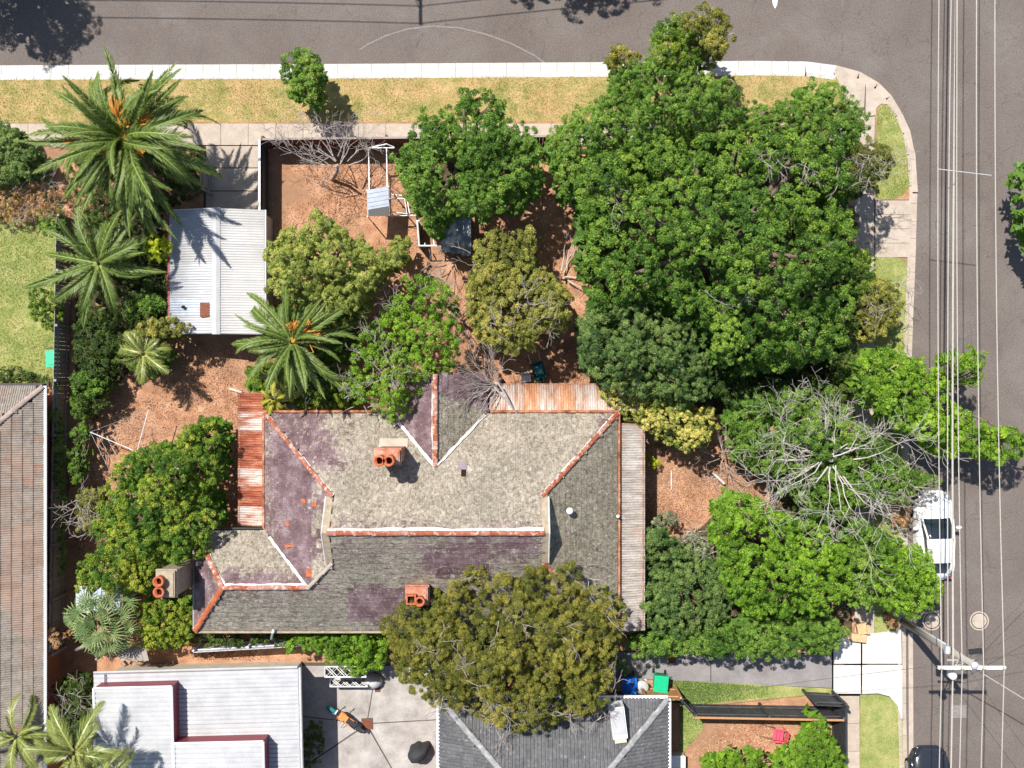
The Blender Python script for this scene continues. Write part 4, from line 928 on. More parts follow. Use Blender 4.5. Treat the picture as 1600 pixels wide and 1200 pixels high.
lay(lh, tm, (LX - 5 * .385, -18.2, LE + 5 * .385 * LSL + .02), (0, 1, 0), (1, 0, -LSL), 61, 5, .295, .385 * sl_, lambda c: (LX - c.x) < (LY - c.y) - .05)
lay(lh, tm, (LX - 2.7, LY - 5 * .385, LE + 5 * .385 * LSL + .02), (-1, 0, 0) if False else (-1, 0, 0), (0, 1, -LSL), 0, 0, .295, .385, lambda c: True)
lay(lh, tm, (LX, LY - 5 * .385, LE + 5 * .385 * LSL + .02), (-1, 0, 0), (0, 1, -LSL), 9, 5, .295, .385 * sl_, lambda c: (LX - c.x) > (LY - c.y) + .05)
ridge_line(lh, (LX, LY, LE + .05), (LX - 4.4, LY - 4.4, LE + 2.25), mat=M2('grey_ridge', [(.3, (.24, .19, .16)), (.6, (.38, .3, .26)), (.8, (.5, .2, .12))], 4, .9, .2, .2), r=.1)
part('gutter', MB().box((LX + .07, -12, LE + .0), (.15, 24, .1)), white_paint, lh); part('gutter', MB().box((-24, LY + .08, LE), (8, .12, .1)), black_m, lh)

tileG = M2('charcoal_tile', [(.3, (.055, .055, .06)), (.6, (.115, .115, .12)), (.74, (.38, .38, .37))], 7, .7, .35, .3, 7, fine=(24, .3), objrand=(.25, [(0, (.06, .06, .065)), (1, (.2, .2, .2))]))
bh = thing('grey_tiled_house', 'house with charcoal tile roof at the bottom edge of the picture', 'house', (2, -18, 0))
GE = 2.9; gx0, gx1, gy = -3.12, 6.74, -13.62; GSL = .46
part('wall', MB().box(((gx0 + gx1) / 2, gy - 6.2, 1.4), (gx1 - gx0 - .8, 11.4, 2.8)), brick_m, bh)
part('roof_boards', MB().add([(gx0, gy, GE - .03), (gx1, gy, GE - .03), (gx1, gy - 12, GE - .03), (gx0, gy - 12, GE - .03), ((gx0 + gx1) / 2, gy - 4.93, GE + 4.93 * GSL - .03), ((gx0 + gx1) / 2, gy - 7.2, GE + 4.93 * GSL - .03)], [(1, 0, 4), (0, 3, 5, 4), (2, 1, 4, 5), (3, 2, 5)]), joint_m, bh)
tg = tile_mesh(.31, .46, 2, .04, tileG); slg = math.sqrt(1 + GSL * GSL); tlg = .38
lay(bh, tg, (gx1, gy - 10 * tlg, GE + 10 * tlg * GSL + .02), (-1, 0, 0), (0, 1, -GSL), 32, 10, .31, tlg * slg, lambda c: (gx1 - c.x) > (gy - c.y) + .02 and (c.x - gx0) > (gy - c.y) + .02)
lay(bh, tg, (gx1 - 10 * tlg, gy - 4.4, GE + 10 * tlg * GSL + .02), (0, 1, 0), (1, 0, -GSL), 14, 10, .31, tlg * slg, lambda c: (gx1 - c.x) < (gy - c.y) - .02)
lay(bh, tg, (gx0 + 10 * tlg, gy, GE + 10 * tlg * GSL + .02), (0, -1, 0), (-1, 0, -GSL), 14, 10, .31, tlg * slg, lambda c: (c.x - gx0) < (gy - c.y) - .02)
gr_m = M2('grey_ridge_tile', [(.3, (.16, .16, .17)), (.6, (.3, .3, .3)), (.75, (.5, .5, .48))], 6, .7, .3, .2)
ridge_line(bh, (gx1, gy, GE + .06), (gx1 - 4.6, gy - 4.6, GE + 4.6 * GSL + .06), mat=gr_m, r=.12, ln=.4)
ridge_line(bh, (gx0, gy, GE + .06), (gx0 + 4.6, gy - 4.6, GE + 4.6 * GSL + .06), mat=gr_m, r=.12, ln=.4)
for bx_ in (((gx0 + gx1) / 2, gy + .08, GE, gx1 - gx0, .12), (gx1 + .08, gy - 5, GE, .12, 10), (gx0 - .08, gy - 5, GE, .12, 10)):
    part('gutter', MB().box(bx_[:3], (bx_[3], bx_[4], .1)), white_paint, bh)
q = P(966, 1128, 3.9); cb = part('rooftop_cooler', MB().box((q.x, q.y, 3.62), (.62, 1.35, .9), .12), white_paint, bh)
part('cooler_lid', MB().box((q.x - .03, q.y + .08, 4.11), (.56, 1.1, .07), .12), metal_white, cb)
part('duct', MB().box((q.x + .1, q.y - .78, 3.6), (.5, .2, .7), .12), cream_wall, cb)
q = P(1058, 1190, .6); t = thing('white_box', 'small pale cabinet against the charcoal roofed house, bottom edge', 'cabinet', (q.x, q.y, 0)); part('body', MB().box((0, 0, .3), (.7, .5, .6)), cream_wall, t, local=True); part('lid', MB().box((0, 0, .62), (.74, .54, .05)), white_paint, t, local=True)

# white metal roof neighbour
wh = thing('white_roofed_house', 'neighbouring house with white ribbed metal roof and raised boxes, lower left', 'house', (-13.5, -17.5, 0))
WE = 3.1; a_ = P(150, 1050, WE); rot = .022
part('wall', MB().box((a_.x + 4.3, a_.y - 6, 1.45), (8.2, 11.2, 2.9), rot), cream_wall, wh)
x_ = Vector((math.cos(rot), math.sin(rot), 0)); y_ = Vector((math.sin(rot), -math.cos(rot), 0))
n_ = 15
for i in range(n_):
    o_ = a_ + x_ * .0 + y_ * (.76 * i) + Vector((0, 0, .22))
    obj('roof_sheet', corr_mesh(.775, 8.75, .19, .045, metal_white, 'rib'), wh, frame(o_ + Vector((0, 0, .002 * (i % 2))), y_, x_ + Vector((0, 0, -.02))) if False else frame(o_ + x_ * 8.72 + y_ * .775 + Vector((0, 0, -.17)), -y_, -x_ + Vector((0, 0, .02))))
e = a_ + x_ * 8.78
part('gutter', MB().tube([e + Vector((0, 0, -.02)), e + y_ * 11.6 + Vector((0, 0, -.02))], .07, 6), pipe_m, wh)
part('flashing', MB().tube([a_ + Vector((0, .03, .26)), a_ + x_ * 8.7 + Vector((0, .03, .08))], .06, 4), metal_white, wh)
def raised(px0, py0, px1, py1, z1, nm):
    A_ = P(px0, py0, z1); B_ = P(px1, py1, z1); cx, cy = (A_.x + B_.x) / 2, (A_.y + B_.y) / 2; dx, dy = abs(B_.x - A_.x), abs(A_.y - B_.y)
    b_ = part('raised_roof_box', MB().box((cx, cy, (z1 + 3.14) / 2), (dx, dy, z1 - 3.26), rot), burg_m, wh)
    nn = max(2, round(dy / .78))
    o0 = Vector((cx, cy, z1 + .01)) - x_ * dx / 2 - y_ * dy / 2
    for i in range(nn):
        obj('roof_sheet', corr_mesh(dy / nn, dx - .1, .19, .04, metal_white, 'rib'), b_, frame(o0 + x_ * (dx - .05) + y_ * (dy / nn * (i + 1)), -y_, -x_))
    for (s0, s1) in ((o0, o0 + x_ * dx), (o0 + x_ * dx, o0 + x_ * dx + y_ * dy), (o0, o0 + y_ * dy)):
        part('edge_flashing', MB().tube([s0 + Vector((0, 0, .02)), s1 + Vector((0, 0, .02))], .05, 4), white_paint, b_)
raised(150, 1074, 272, 1400, 4.15, 'a'); raised(274, 1160, 414, 1400, 4.15, 'b')
part('roof_vent', MB().box(tuple(P(164, 1063, 3.4)), (.03, .5, .05)), black_m, wh)
# carport bits at bottom left corner of the block
t = thing('timber_pergola', 'weathered timber beams and brown boards below the fan palm', 'pergola', tuple(P(170, 1022, 0)))
for s in ([(117, 1016, 2.2), (150, 1003, 2.2)], [(133, 1010, 2.2), (200, 1013, 2.2)], [(130, 1005, 2.2), (215, 1034, 2.2)], [(160, 1003, 2.2), (150, 1026, 2.2)], [(180, 1008, 2.2), (172, 1030, 2.2)]):
    part('beam', MB().tube([P(*q) for q in s], .06, 4), timber_grey, t)
for i in range(5):
    q = P(190 + i * 9, 1022, 2.1); part('board', MB().box(tuple(q), (.23, .62, .03), .25), timber_grey, t)
for q in ((120, 1014), (205, 1014), (150, 1030)):
    b_ = P(*q, 2.1); part('post', MB().box((b_.x, b_.y, 1.05), (.09, .09, 2.1)), timber_grey, t)
t = thing('carport_roof', 'flat pale carport sheet beside the fan palm', 'carport roof', tuple(P(150, 930, 0)))
for i in range(3):
    c_ = P(130 + i * 24, 936 - i * 2, 2.0); part('roof_panel', MB().box(tuple(c_), (.64, 1.2, .04)), metal_blue, t)
for q in ((120, 928), (192, 945)):
    b_ = P(*q, 1.95); part('post', MB().box((b_.x, b_.y, .98), (.08, .08, 1.95)), timber_grey, t)

# ================================================================== BINS, CHAIR, BLOCKS, COVERED BARBECUE
def bin_(label, px, py, mat, rz=0):
    c = P(px, py, 1.05); t = thing('wheelie_bin', label, 'wheelie bin', (c.x, c.y, 0), 'wheelie bins', rz)
    part('body', MB().box((0, 0, .52), (.58, .68, .94), 0, .78), mat, t, local=True)
    l_ = part('lid', MB().box((0, -.01, 1.01), (.64, .74, .05)).box((0, -.01, 1.05), (.46, .54, .04)), mat, t, local=True)
    part('handle', MB().tube([(-.26, .4, 1.0), (-.26, .46, 1.0), (.26, .46, 1.0), (.26, .4, 1.0)], .02, 6), black_m, t, local=True)
    for s in (-.27, .27): part('wheel', MB().tube([(s - .03, .33, .1), (s + .03, .33, .1)], .1, 12), rubber_m, t, local=True)
    return t
bin_('green wheelie bin on the lawn at the left edge', 82, 560, green_pl, .05)
bin_('green wheelie bin in front of the tan timber fence', 1033, 1069, green_pl, -.1)
bin_('blue wheelie bin beside the pale round drum', 984, 1072, blue_pl, 0)
c = P(1003, 1074, .8); t = thing('rubbish_drum', 'pale round drum with domed lid between the blue and green bins', 'drum', (c.x, c.y, 0))
part('body', MB().lathe((0, 0, 0), [(.24, 0), (.26, .3), (.25, .32), (.27, .6), (.28, .78)], 18), drum_m, t, True, True)
part('lid', MB().lathe((0, 0, .78), [(.31, 0), (.31, .03), (.22, .07), (.05, .11)], 18), drum_m, t, True, True)
part('knob', MB().tube([(-.06, 0, .88), (0, 0, .94), (.06, 0, .88)], .014, 5), drum_m, t, local=True)
struct('concrete_pad', MB().sheet(Q([(935, 1055), (1010, 1060), (1012, 1100), (935, 1100)]), .012), conc_w)
c = P(652, 1178, .6); t = thing('covered_barbecue', 'barbecue under a black fabric cover near the charcoal roof', 'barbecue', (c.x, c.y, 0), rz=.5)
mb = MB(); vs = []; NN = 28
prof = [(.44, .04), (.45, .45), (.40, .85), (.30, 1.02), (.16, 1.1), (.03, 1.16)]
for j, (r_, z_) in enumerate(prof):
    for k in range(NN):
        an = 2 * PI * k / NN; fr = 1 + .07 * math.sin(7 * an + j * .5) * (1 - j / 6) ; peak = (.22 if math.cos(an) > .9 else 0) * (1 - j / 6)
        vs.append((r_ * fr * math.cos(an) * 1.0 + peak * .9 * math.cos(an), r_ * fr * math.sin(an) * .85, z_))
part('cover', mb.add(vs, [(j * NN + k, j * NN + (k + 1) % NN, (j + 1) * NN + (k + 1) % NN, (j + 1) * NN + k) for j in range(5) for k in range(NN)] + [tuple(5 * NN + k for k in range(NN))]), cover_m, t, True, True)
for q in ((.3, .2), (-.3, .2), (0, -.3)): part('leg', MB().tube([(q[0], q[1], 0), (q[0], q[1], .3)], .02, 6), black_m, t, local=True)
c = P(1217, 1148, .4); t = thing('garden_chair', 'pink plastic chair on the bare brown yard', 'chair', (c.x, c.y, 0), rz=-.1)
for i in range(3): part('seat_slat', MB().box((-.19 + .16 * i, 0, .42), (.14, .5, .03)), pink_pl, t, local=True)
for i in range(4): part('back_slat', MB().box((.27 + .03 * i * .5, -.2 + .13 * i, .66), (.03, .09, .46)), pink_pl, t, local=True)
for s in (-.27, .27):
    part('armrest', MB().box((0, s, .64), (.5, .05, .03)), pink_pl, t, local=True)
    for x_i in (-.24, .24): part('leg', MB().tube([(x_i, s, 0), (x_i, s, .62)], .022, 6), pink_pl, t, local=True)
for s in (-.27, .27): part('stretcher', MB().tube([(-.75, s, .02), (-.2, s, .3)], .018, 5), black_m, t, local=True)
for i, (px, py, w_, d_, rz, lb) in enumerate(((1347, 983, .42, .5, .2, 'square tan sandstone block, the upper one beside the white driveway'), (1342, 997, .7, .36, -.12, 'long tan sandstone block, the lower one beside the white driveway'), (1357, 984, .14, .42, .1, 'narrow upright tan stone slab beside the grass'))):
    c = P(px, py, .35); t = thing('sandstone_block', lb, 'stone block', (c.x, c.y, 0), 'sandstone blocks by the driveway', rz); part('block', MB().box((0, 0, .18), (w_, d_, .36), 0, .94), sand_m, t, local=True); part('top_face', MB().box((0, 0, .37), (w_ * .92, d_ * .9, .03)), sand_m, t, local=True)
# junk behind the house
c = P(822, 590, .4); t = thing('plastic_chair', 'white plastic chair behind the house near the rusty verandah', 'chair', (c.x, c.y, 0), rz=.15)
part('seat', MB().box((0, 0, .42), (.42, .42, .04)), white_paint, t, local=True); part('back', MB().box((0, .22, .66), (.42, .04, .42)), white_paint, t, local=True)
for a in (-.18, .18):
    for b2 in (-.18, .18): part('leg', MB().tube([(a * 1.15, b2 * 1.15, 0), (a, b2, .42)], .02, 5), white_paint, t, local=True)
c = P(841, 578, .4); t = thing('wheelbarrow', 'dark teal wheelbarrow beside the white plastic chair', 'wheelbarrow', (c.x, c.y, 0), rz=.3)
part('tray', MB().add([(-.26, -.4, .55), (.26, -.4, .55), (.3, .35, .6), (-.3, .35, .6), (-.16, -.25, .25), (.16, -.25, .25), (.18, .2, .25), (-.18, .2, .25)], [(4, 5, 6, 7), (0, 4, 7, 3), (1, 2, 6, 5), (0, 1, 5, 4), (3, 7, 6, 2)]), teal_pl, t, local=True)
part('wheel', MB().tube([(-.04, -.62, .2), (.04, -.62, .2)], .2, 16), rubber_m, t, local=True)
for s in (-.2, .2): part('handle', MB().tube([(s * .3, -.62, .2), (s, -.1, .26), (s * 1.2, .85, .55)], .02, 6), pipe_m, t, local=True); part('leg', MB().tube([(s, .2, .26), (s, .32, 0)], .018, 5), pipe_m, t, local=True)
# timber scraps
for i, (s, r_, lb) in enumerate((([(1027, 735, .05), (1049, 737, .06)][:2], .03, 'pale thin plank lying on the orange soil beside the side verandah'), ([(358, 607, .1), (378, 613, .1)], .05, 'pale broken plank end by the rusty verandah'), ([(1113, 738, .3), (1132, 756, .3)], .05, 'pale broken branch lying at the edge of the dead tree'), ([(545, 560, .2), (545, 560, .25)], .02, ''))[:3]):
    if i == 0: s = [(1049, 735, .06), (1049, 766, .06)]
    a_, b_ = P(*s[0]), P(*s[1]); o_ = obj('timber_scrap', MB().box(tuple((a_ + b_) / 2), ((b_ - a_).length, r_ * 2, .05), math.atan2((b_ - a_).y, (b_ - a_).x)).mesh('timber_scrap', bark_pale)); tag(o_, lb, 'plank', 'pale timber scraps')

# ================================================================== CARS
def car(label, px, py, body_m, rz, L_=4.15, W_=1.78, name='parked_car'):
    c = P(px, py, .7); t = thing(name, label, 'car', (c.x, c.y, RZ), 'cars parked in the street', rz)
    # stations from front (y=+L/2) to rear; half width, belt height, superellipse power
    st = [(1.0, .30, .52), (.97, .52, .60), (.90, .70, .70), (.78, .80, .80), (.62, .84, .88), (.45, .86, .94), (.2, .87, .97), (-.1, .88, .97), (-.45, .88, .96), (-.7, .84, .92), (-.88, .72, .84), (-.97, .52, .72), (-1.0, .34, .58)]
    NS = 20; vs = []
    for yy, hw, bt in st:
        hw *= W_ / 1.78
        for k in range(NS + 1):
            a = PI * k / NS; e = .42
            x = hw * math.copysign(abs(math.cos(a)) ** e, math.cos(a)); z = .28 + (bt - .28) * abs(math.sin(a)) ** (.55)
            vs.append((x, yy * L_ / 2, z))
    for yy, hw, bt in st:
        pass
    m = NS + 1; fs = [(j * m + k, j * m + k + 1, (j + 1) * m + k + 1, (j + 1) * m + k) for j in range(len(st) - 1) for k in range(NS)]
    fs += [tuple(range(NS, -1, -1)), tuple((len(st) - 1) * m + k for k in range(m))]
    bd = part('body', MB().add(vs, fs), body_m, t, True, True)
    for sx in (-1, 1):
        for yy in (.60, -.62):
            mb = MB(); vs = []; n1, n2 = 12, 8
            for i in range(n1 + 1):
                for j in range(n2 + 1):
                    th = PI * i / n1; ph = PI / 2 * j / n2
                    vs.append((sx * (W_ / 2 - .2 + .23 * math.sin(ph) ** .7 * math.sin(th) ** .3 * 1.0), yy * L_ / 2 + .46 * math.cos(th) * (.3 + .7 * math.sin(ph) if False else 1), .32 + .46 * math.sin(th) * (math.cos(ph) * .5 + .5)))
            f2 = [(i * (n2 + 1) + j, i * (n2 + 1) + j + 1, (i + 1) * (n2 + 1) + j + 1, (i + 1) * (n2 + 1) + j) for i in range(n1) for j in range(n2)]
            part('fender', MB().add(vs, f2), body_m, t, True, True)
            wx = sx * (W_ / 2 - .10)
            wl = part('wheel', MB().lathe((0, 0, -.1), [(.2, 0), (.31, .0), (.33, .03), (.33, .17), (.31, .2), (.2, .2)], 24), rubber_m, t, True, True, Matrix.Translation((wx, yy * L_ / 2, .33)) @ Matrix.Rotation(PI / 2, 4, 'Y'))
            mr = MB().lathe((0, 0, -.11), [(.2, 0), (.2, .22)], 20)
            for k in range(5):
                a = 2 * PI * k / 5; mr.tube([(0, 0, sx * .115), (.19 * math.cos(a), .19 * math.sin(a), sx * .115)], .025, 4)
            r_ = bpy.data.objects.new('rim', mr.mesh('rim', rim_m)); COL.objects.link(r_); r_.parent = wl
        # lights and mirrors
        part('headlight', MB().lathe((sx * .62, L_ / 2 * .88, .60), [(.14, 0), (.135, .08), (.09, .13), (.02, .15)], 14, 1, 1.25), dark_glass if body_m is car_black else rim_m, t, True, True)
        part('tail_light', MB().box((sx * .62, -L_ / 2 * .95, .68), (.22, .08, .12)), burg_m, t, local=True)
        part('wing_mirror', MB().lathe((sx * (W_ / 2 + .09), L_ / 2 * .20, .92), [(.03, 0), (.1, .04), (.11, .1), (.06, .15)], 12, 1.3, .75), body_m, t, True, True)
    # cabin: glass shell and painted roof, pillars
    cab = [(.42, .70, .93), (.30, .69, 1.10), (.14, .66, 1.28), (-.02, .62, 1.40), (-.2, .60, 1.43), (-.4, .58, 1.40), (-.58, .56, 1.27), (-.74, .52, 1.08), (-.84, .46, .92)]
    def shell(cb, d=0.0, k0=0, k1=NS, cut=None):
        vs = []
        for yy, hw, ht in cb:
            for k in range(NS + 1):
                a = PI * k / NS; x = (hw + d) * math.copysign(abs(math.cos(a)) ** .5, math.cos(a)); z = .85 + (ht + d - .85) * abs(math.sin(a)) ** .5; vs.append((x, yy * L_ / 2, z))
        return vs, [(j * m + k, j * m + k + 1, (j + 1) * m + k + 1, (j + 1) * m + k) for j in range(len(cb) - 1) for k in range(k0, k1)]
    v_, f_ = shell(cab); gl = part('windows', MB().add(v_, f_), dark_glass, t, True, True)
    v_, f_ = shell(cab[3:7], .012, 3, NS - 3); part('roof', MB().add(v_, f_), body_m, t, True, True)
    for sx in (-1, 1):
        pts = [(sx * (hw + .0), yy * L_ / 2, .85 + (ht - .85) * .93 + .01) for yy, hw, ht in cab]
        part('pillar', MB().tube([(p_[0] * .93, p_[1], p_[2]) for p_ in pts[:4]], .045, 6), body_m, t, local=True); part('pillar', MB().tube([(p_[0] * .93, p_[1], p_[2]) for p_ in pts[6:]], .06, 6), body_m, t, local=True)
        part('window_sill', MB().tube([(sx * .74, .40 * L_ / 2, .95), (sx * .76, -.1 * L_ / 2, .98), (sx * .68, -.8 * L_ / 2, .93)], .035, 5), body_m, t, local=True)
        part('wiper', MB().tube([(sx * .1, .41 * L_ / 2, .97), (sx * .1 + .5, .38 * L_ / 2, 1.0)], .01, 4), black_m, t, local=True)
    part('bumper', MB().tube([(-.7, L_ / 2 * .93, .42), (-.4, L_ / 2 * 1.0, .42), (.4, L_ / 2 * 1.0, .42), (.7, L_ / 2 * .93, .42)], .07, 8), body_m, t, True, True)
    part('bumper', MB().tube([(-.7, -L_ / 2 * .93, .45), (-.4, -L_ / 2 * 1.0, .45), (.4, -L_ / 2 * 1.0, .45), (.7, -L_ / 2 * .93, .45)], .07, 8), body_m, t, True, True)
    mb = MB().tube([(-.62, .44 * L_ / 2, .965), (-.66, .75 * L_ / 2, .84), (0, .93 * L_ / 2, .72), (.66, .75 * L_ / 2, .84), (.62, .44 * L_ / 2, .965)], .007, 4); part('bonnet_seam', mb, black_m, t, local=True)
    return t
wc = car('small rounded white car parked at the kerb, half under street trees', 1463, 838, car_white, .03, 3.95, 1.76)
car('black car cut off by the bottom edge of the picture', 1455, 1247, car_black, .0, 4.4, 1.84)
v_ = []; 
lf = MB()
for i in range(26):
    x, y = random.gauss(.2, .16), random.gauss(1.38, .22); r_ = random.uniform(.03, .07); a = random.uniform(0, 6)
    if i > 18: x, y = random.uniform(-.5, .3), random.uniform(1.5, 1.9)
    z = .97 - .12 * max(0, y - 1.0) ** 2
    lf.add([(x, y, z + .02), (x + r_ * math.cos(a), y + r_ * math.sin(a), z + .03), (x + r_ * .5 * math.cos(a + 1.2), y + r_ * .5 * math.sin(a + 1.2), z + .035)], [(0, 1, 2)])
o_ = obj('fallen_leaves', lf.mesh('fallen_leaves', M2('dark_leaf', [(.3, (.03, .05, .02)), (.7, (.07, .09, .04))], 9)), None); o_.location = wc.location; o_['kind'] = 'stuff'; o_['label'] = 'dark fallen leaves lying on the white car bonnet'

# ------------------------------------------------------------------ motorbike
c = P(534, 1130, .5); mt = thing('motorbike', 'orange and teal dirt bike standing in the courtyard', 'motorbike', (c.x, c.y, .02), rz=math.radians(144))
LEAN = Matrix.Rotation(math.radians(24), 4, 'X')
def bp(name, mb, m, smooth=False, par=None):
    o_ = bpy.data.objects.new(name, mb.mesh(name, m, smooth)); COL.objects.link(o_); o_.parent = par or mt
    if par is None: o_.matrix_basis = LEAN
    return o_
for x in (-.68, .66):
    mb = MB(); pts = [(x + .29 * math.cos(a_), 0, .33 + .29 * math.sin(a_)) for a_ in [2 * PI * k / 20 for k in range(21)]]
    mb.tube(pts, .05, 8, False); wl = bp('wheel', mb, rubber_m, True)
    mb = MB()
    for k in range(8): a_ = 2 * PI * k / 8; mb.tube([(x, 0, .33), (x + .26 * math.cos(a_), 0, .33 + .26 * math.sin(a_))], .008, 3)
    mb.tube([(x, -.05, .33), (x, .05, .33)], .05, 8); bp('rim', mb, rim_m, par=wl)
bp('frame', MB().tube([(.45, 0, .85), (.1, 0, .4), (-.3, 0, .4), (-.35, 0, .8), (.4, 0, .85)], .03, 6).tube([(-.3, -.07, .4), (-.68, -.07, .33)], .03, 6).tube([(-.3, .07, .4), (-.68, .07, .33)], .03, 6), black_m)
bp('engine', MB().box((.05, 0, .45), (.34, .3, .34), 0, .85).lathe((.1, 0, .55), [(.11, 0), (.13, .1), (.1, .2)], 10), rim_m)
bp('fuel_tank', MB().box((.12, 0, .9), (.42, .26, .2), 0, .8).box((.2, -.15, .78), (.3, .06, .24)).box((.2, .15, .78), (.3, .06, .24)), orange_pl)
bp('seat', MB().box((-.28, 0, .9), (.6, .2, .09), 0, .9), black_m)
bp('rear_mudguard', MB().box((-.68, 0, .86), (.5, .17, .03)), black_m); bp('front_mudguard', MB().box((.72, 0, .72), (.55, .14, .03)), teal_pl)
bp('side_panel', MB().box((-.25, -.14, .75), (.3, .03, .2)).box((-.25, .14, .75), (.3, .03, .2)), orange_pl)
for s in (-.09, .09): bp('fork', MB().tube([(.66, s, .33), (.42, s, 1.02)], .028, 8), rim_m)
bp('handlebar', MB().tube([(.34, -.4, 1.1), (.42, -.16, 1.08), (.42, .16, 1.08), (.34, .4, 1.1)], .018, 6).tube([(.33, -.42, 1.1), (.36, -.3, 1.1)], .028, 6).tube([(.33, .42, 1.1), (.36, .3, 1.1)], .028, 6), black_m)
bp('number_plate_shield', MB().box((.52, 0, .98), (.04, .22, .24)), white_paint); bp('exhaust', MB().tube([(.2, -.12, .5), (-.1, -.17, .42), (-.55, -.17, .66)], .045, 8), rim_m); bp('side_stand', MB().tube([(-.1, .1, .35), (-.12, .34, .03)], .014, 5), black_m)

# ================================================================== POWER POLES AND LINES
def power_pole(label, gx, gy, arm, ext=.3, zt=7.7):
    c = P(gx, gy, 0); c.z = RZ if gx > 1430 else 0; t = thing('power_pole', label, 'power pole', tuple(c), 'power poles in the streets')
    part('shaft', MB().tube([(0, 0, 0), (0, 0, zt * .5), (0, 0, zt)], [.17, .15, .12], 14), timber_grey, t, True, True)
    part('pole_cap', MB().lathe((0, 0, zt), [(.14, 0), (.14, .03), (.04, .1)], 12), pipe_m, t, local=True)
    part('conduit', MB().tube([(-.05, .19, 0), (-.05, .17, 5.2)], .04, 8), pipe_m, t, True, True); part('conduit', MB().tube([(.17, -.08, 0), (.13, -.08, 6.9)], .025, 6), white_paint, t, True, True)
    part('ladder_strap', MB().lathe((0, 0, 5.4), [(.155, 0), (.155, .06)], 14), pipe_m, t, local=True)
    ax = Vector(arm); L_ = 1.32
    part('crossarm', MB().box((0, -.16 if ax.x else 0, 7.4), (2 * L_ if ax.x else .12, .12 if ax.x else 2 * L_, .12)) if ax.x else MB().box((.16, 0, 7.4), (.12, 2 * L_, .12)), white_paint if ax.x else timber_grey, t)
    for s in (-1.22, -.42, .42, 1.22):
        b_ = Vector((s, -.16, 7.46)) if ax.x else Vector((.16, s, 7.46))
        part('insulator', MB().lathe(tuple(b_), [(.03, 0), (.06, .03), (.03, .05), (.06, .08), (.03, .1), (.045, .14)], 10), cream_wall, t, True, True)
    for s in (-.7, .7): part('brace', MB().tube([(s, -.16, 7.34) if ax.x else (.16, s, 7.34), (0, -.12, 6.8)], .02, 5), pipe_m, t, local=True)
    part('lower_arm', MB().box((0, -.14, 6.3) if ax.x else (.14, 0, 6.3), (1.1, .08, .08) if ax.x else (.08, 1.1, .08)), timber_grey, t, local=True)
    return t
# fix: parts of the pole are local to it
_part = part
def part(name, mb, mat, parent, smooth=False, local=False, M=None, label=None, kind=None):
    if parent is not None and parent.get('category') == 'power pole': local = True
    return _part(name, mb, mat, parent, smooth, local, M, label, kind)
p1 = power_pole('grey power pole at the kerb with a white crossarm over the street', 1412, 972, (1, 0, 0))
# streetlight box hanging from the pole
part('fuse_box', MB().lathe((-.35, -.75, 6.15), [(.10, 0), (.15, .03), (.15, .36), (.06, .42)], 14, 1, 1), white_paint, p1, True)
part('junction_box', MB().box((-.5, .25, 6.2), (.16, .3, .2)), pipe_m, p1)
part('bracket', MB().tube([(0, -.12, 6.2), (-.3, -.6, 6.3)], .025, 6), pipe_m, p1)
part('lamp_head', MB().box((.35, .35, 6.9), (.5, .2, .1), .1), black_m, p1)
p2 = power_pole('power pole on the far verge of the top street', 565, -113, (0, 1, 0))
p3 = power_pole('power pole further up the right hand street', 1416, -640, (1, 0, 0))
bx = p1.location.x; by = p1.location.y
def wire(label, pts, r, m, grp, name='power_line'):
    o_ = obj(name, MB().tube(pts, r, 5, False).mesh(name, m)); return tag(o_, label, 'power line', grp)
def sag(a, b, s, n=24):
    a = Vector(a); b = Vector(b); return [a.lerp(b, i / n) - Vector((0, 0, 4 * s * (i / n) * (1 - i / n))) for i in range(n + 1)]
q3 = p3.location
for i, (s, lb) in enumerate(((-1.22, 'leftmost bare cable of the four on the white crossarm'), (-.42, 'second bare cable from the left on the white crossarm'), (.42, 'third bare cable from the left on the white crossarm'), (1.22, 'rightmost bare cable of the four on the white crossarm'))):
    a_ = (bx + s, by - .16, 7.62 - .1); b_ = (q3.x + s * .84 + .02, q3.y - .16, 7.5)
    pts = sag(b_, a_, .75) + sag(a_, (bx + s * 1.02, by - 36, 7.5), .6)[1:]
    wire(lb, pts, .019, wire_m, 'bare cables over the right hand street')
a_ = (bx - .30, by, 6.35); b_ = (q3.x + .15, q3.y, 6.4)
wire('thick white bundled cable under the bare cables', sag(b_, a_, .55), .036, wire_m, 'low cables over the right hand street')
wire('thinner cable hanging close beside the thick bundled cable', sag((b_[0] - .07, b_[1], 6.2), (a_[0] - .10, a_[1], 6.1), .6), .02, wire_m, 'low cables over the right hand street')
wire('wavy low cable running down from the pole past the fuse box', sag(a_, (bx - .3, by - 34, 6.2), .4), .03, wire_m, 'low cables over the right hand street')
for i, (e_, lb, m_) in enumerate((((1760, 1190, 5.4), 'pale service cable running down to the right from the pole', wire_m), ((1750, 800, 5.0), 'dark service cable running up to the right from the pole', wire_dark), ((1780, 900, 5.0), 'dark service cable running gently up to the right from the pole', wire_dark), ((1790, 1000, 5.0), 'dark service cable running almost level to the right from the pole', wire_dark), ((1042, 1096, 3.2), 'thin dark service cable from the pole to the charcoal roofed house', wire_dark), ((1720, 1330, 5.0), 'dark service cable running steeply down to the right from the pole', wire_dark))):
    wire(lb, sag((bx + .1, by - .2, 6.5), tuple(P(*e_)), .25), .022 if m_ is wire_m else .009, m_, 'service cables from the pole', 'service_line')
y1 = 264; a_ = P(1465, 264, 6.75); b_ = P(1549, 274, 6.75)
tag(obj('cable_spreader', MB().tube([a_, b_], .018, 6).mesh('cable_spreader', pipe_m)), 'thin rod spacing the cables apart above the street corner', 'cable spreader')
c = p2.location
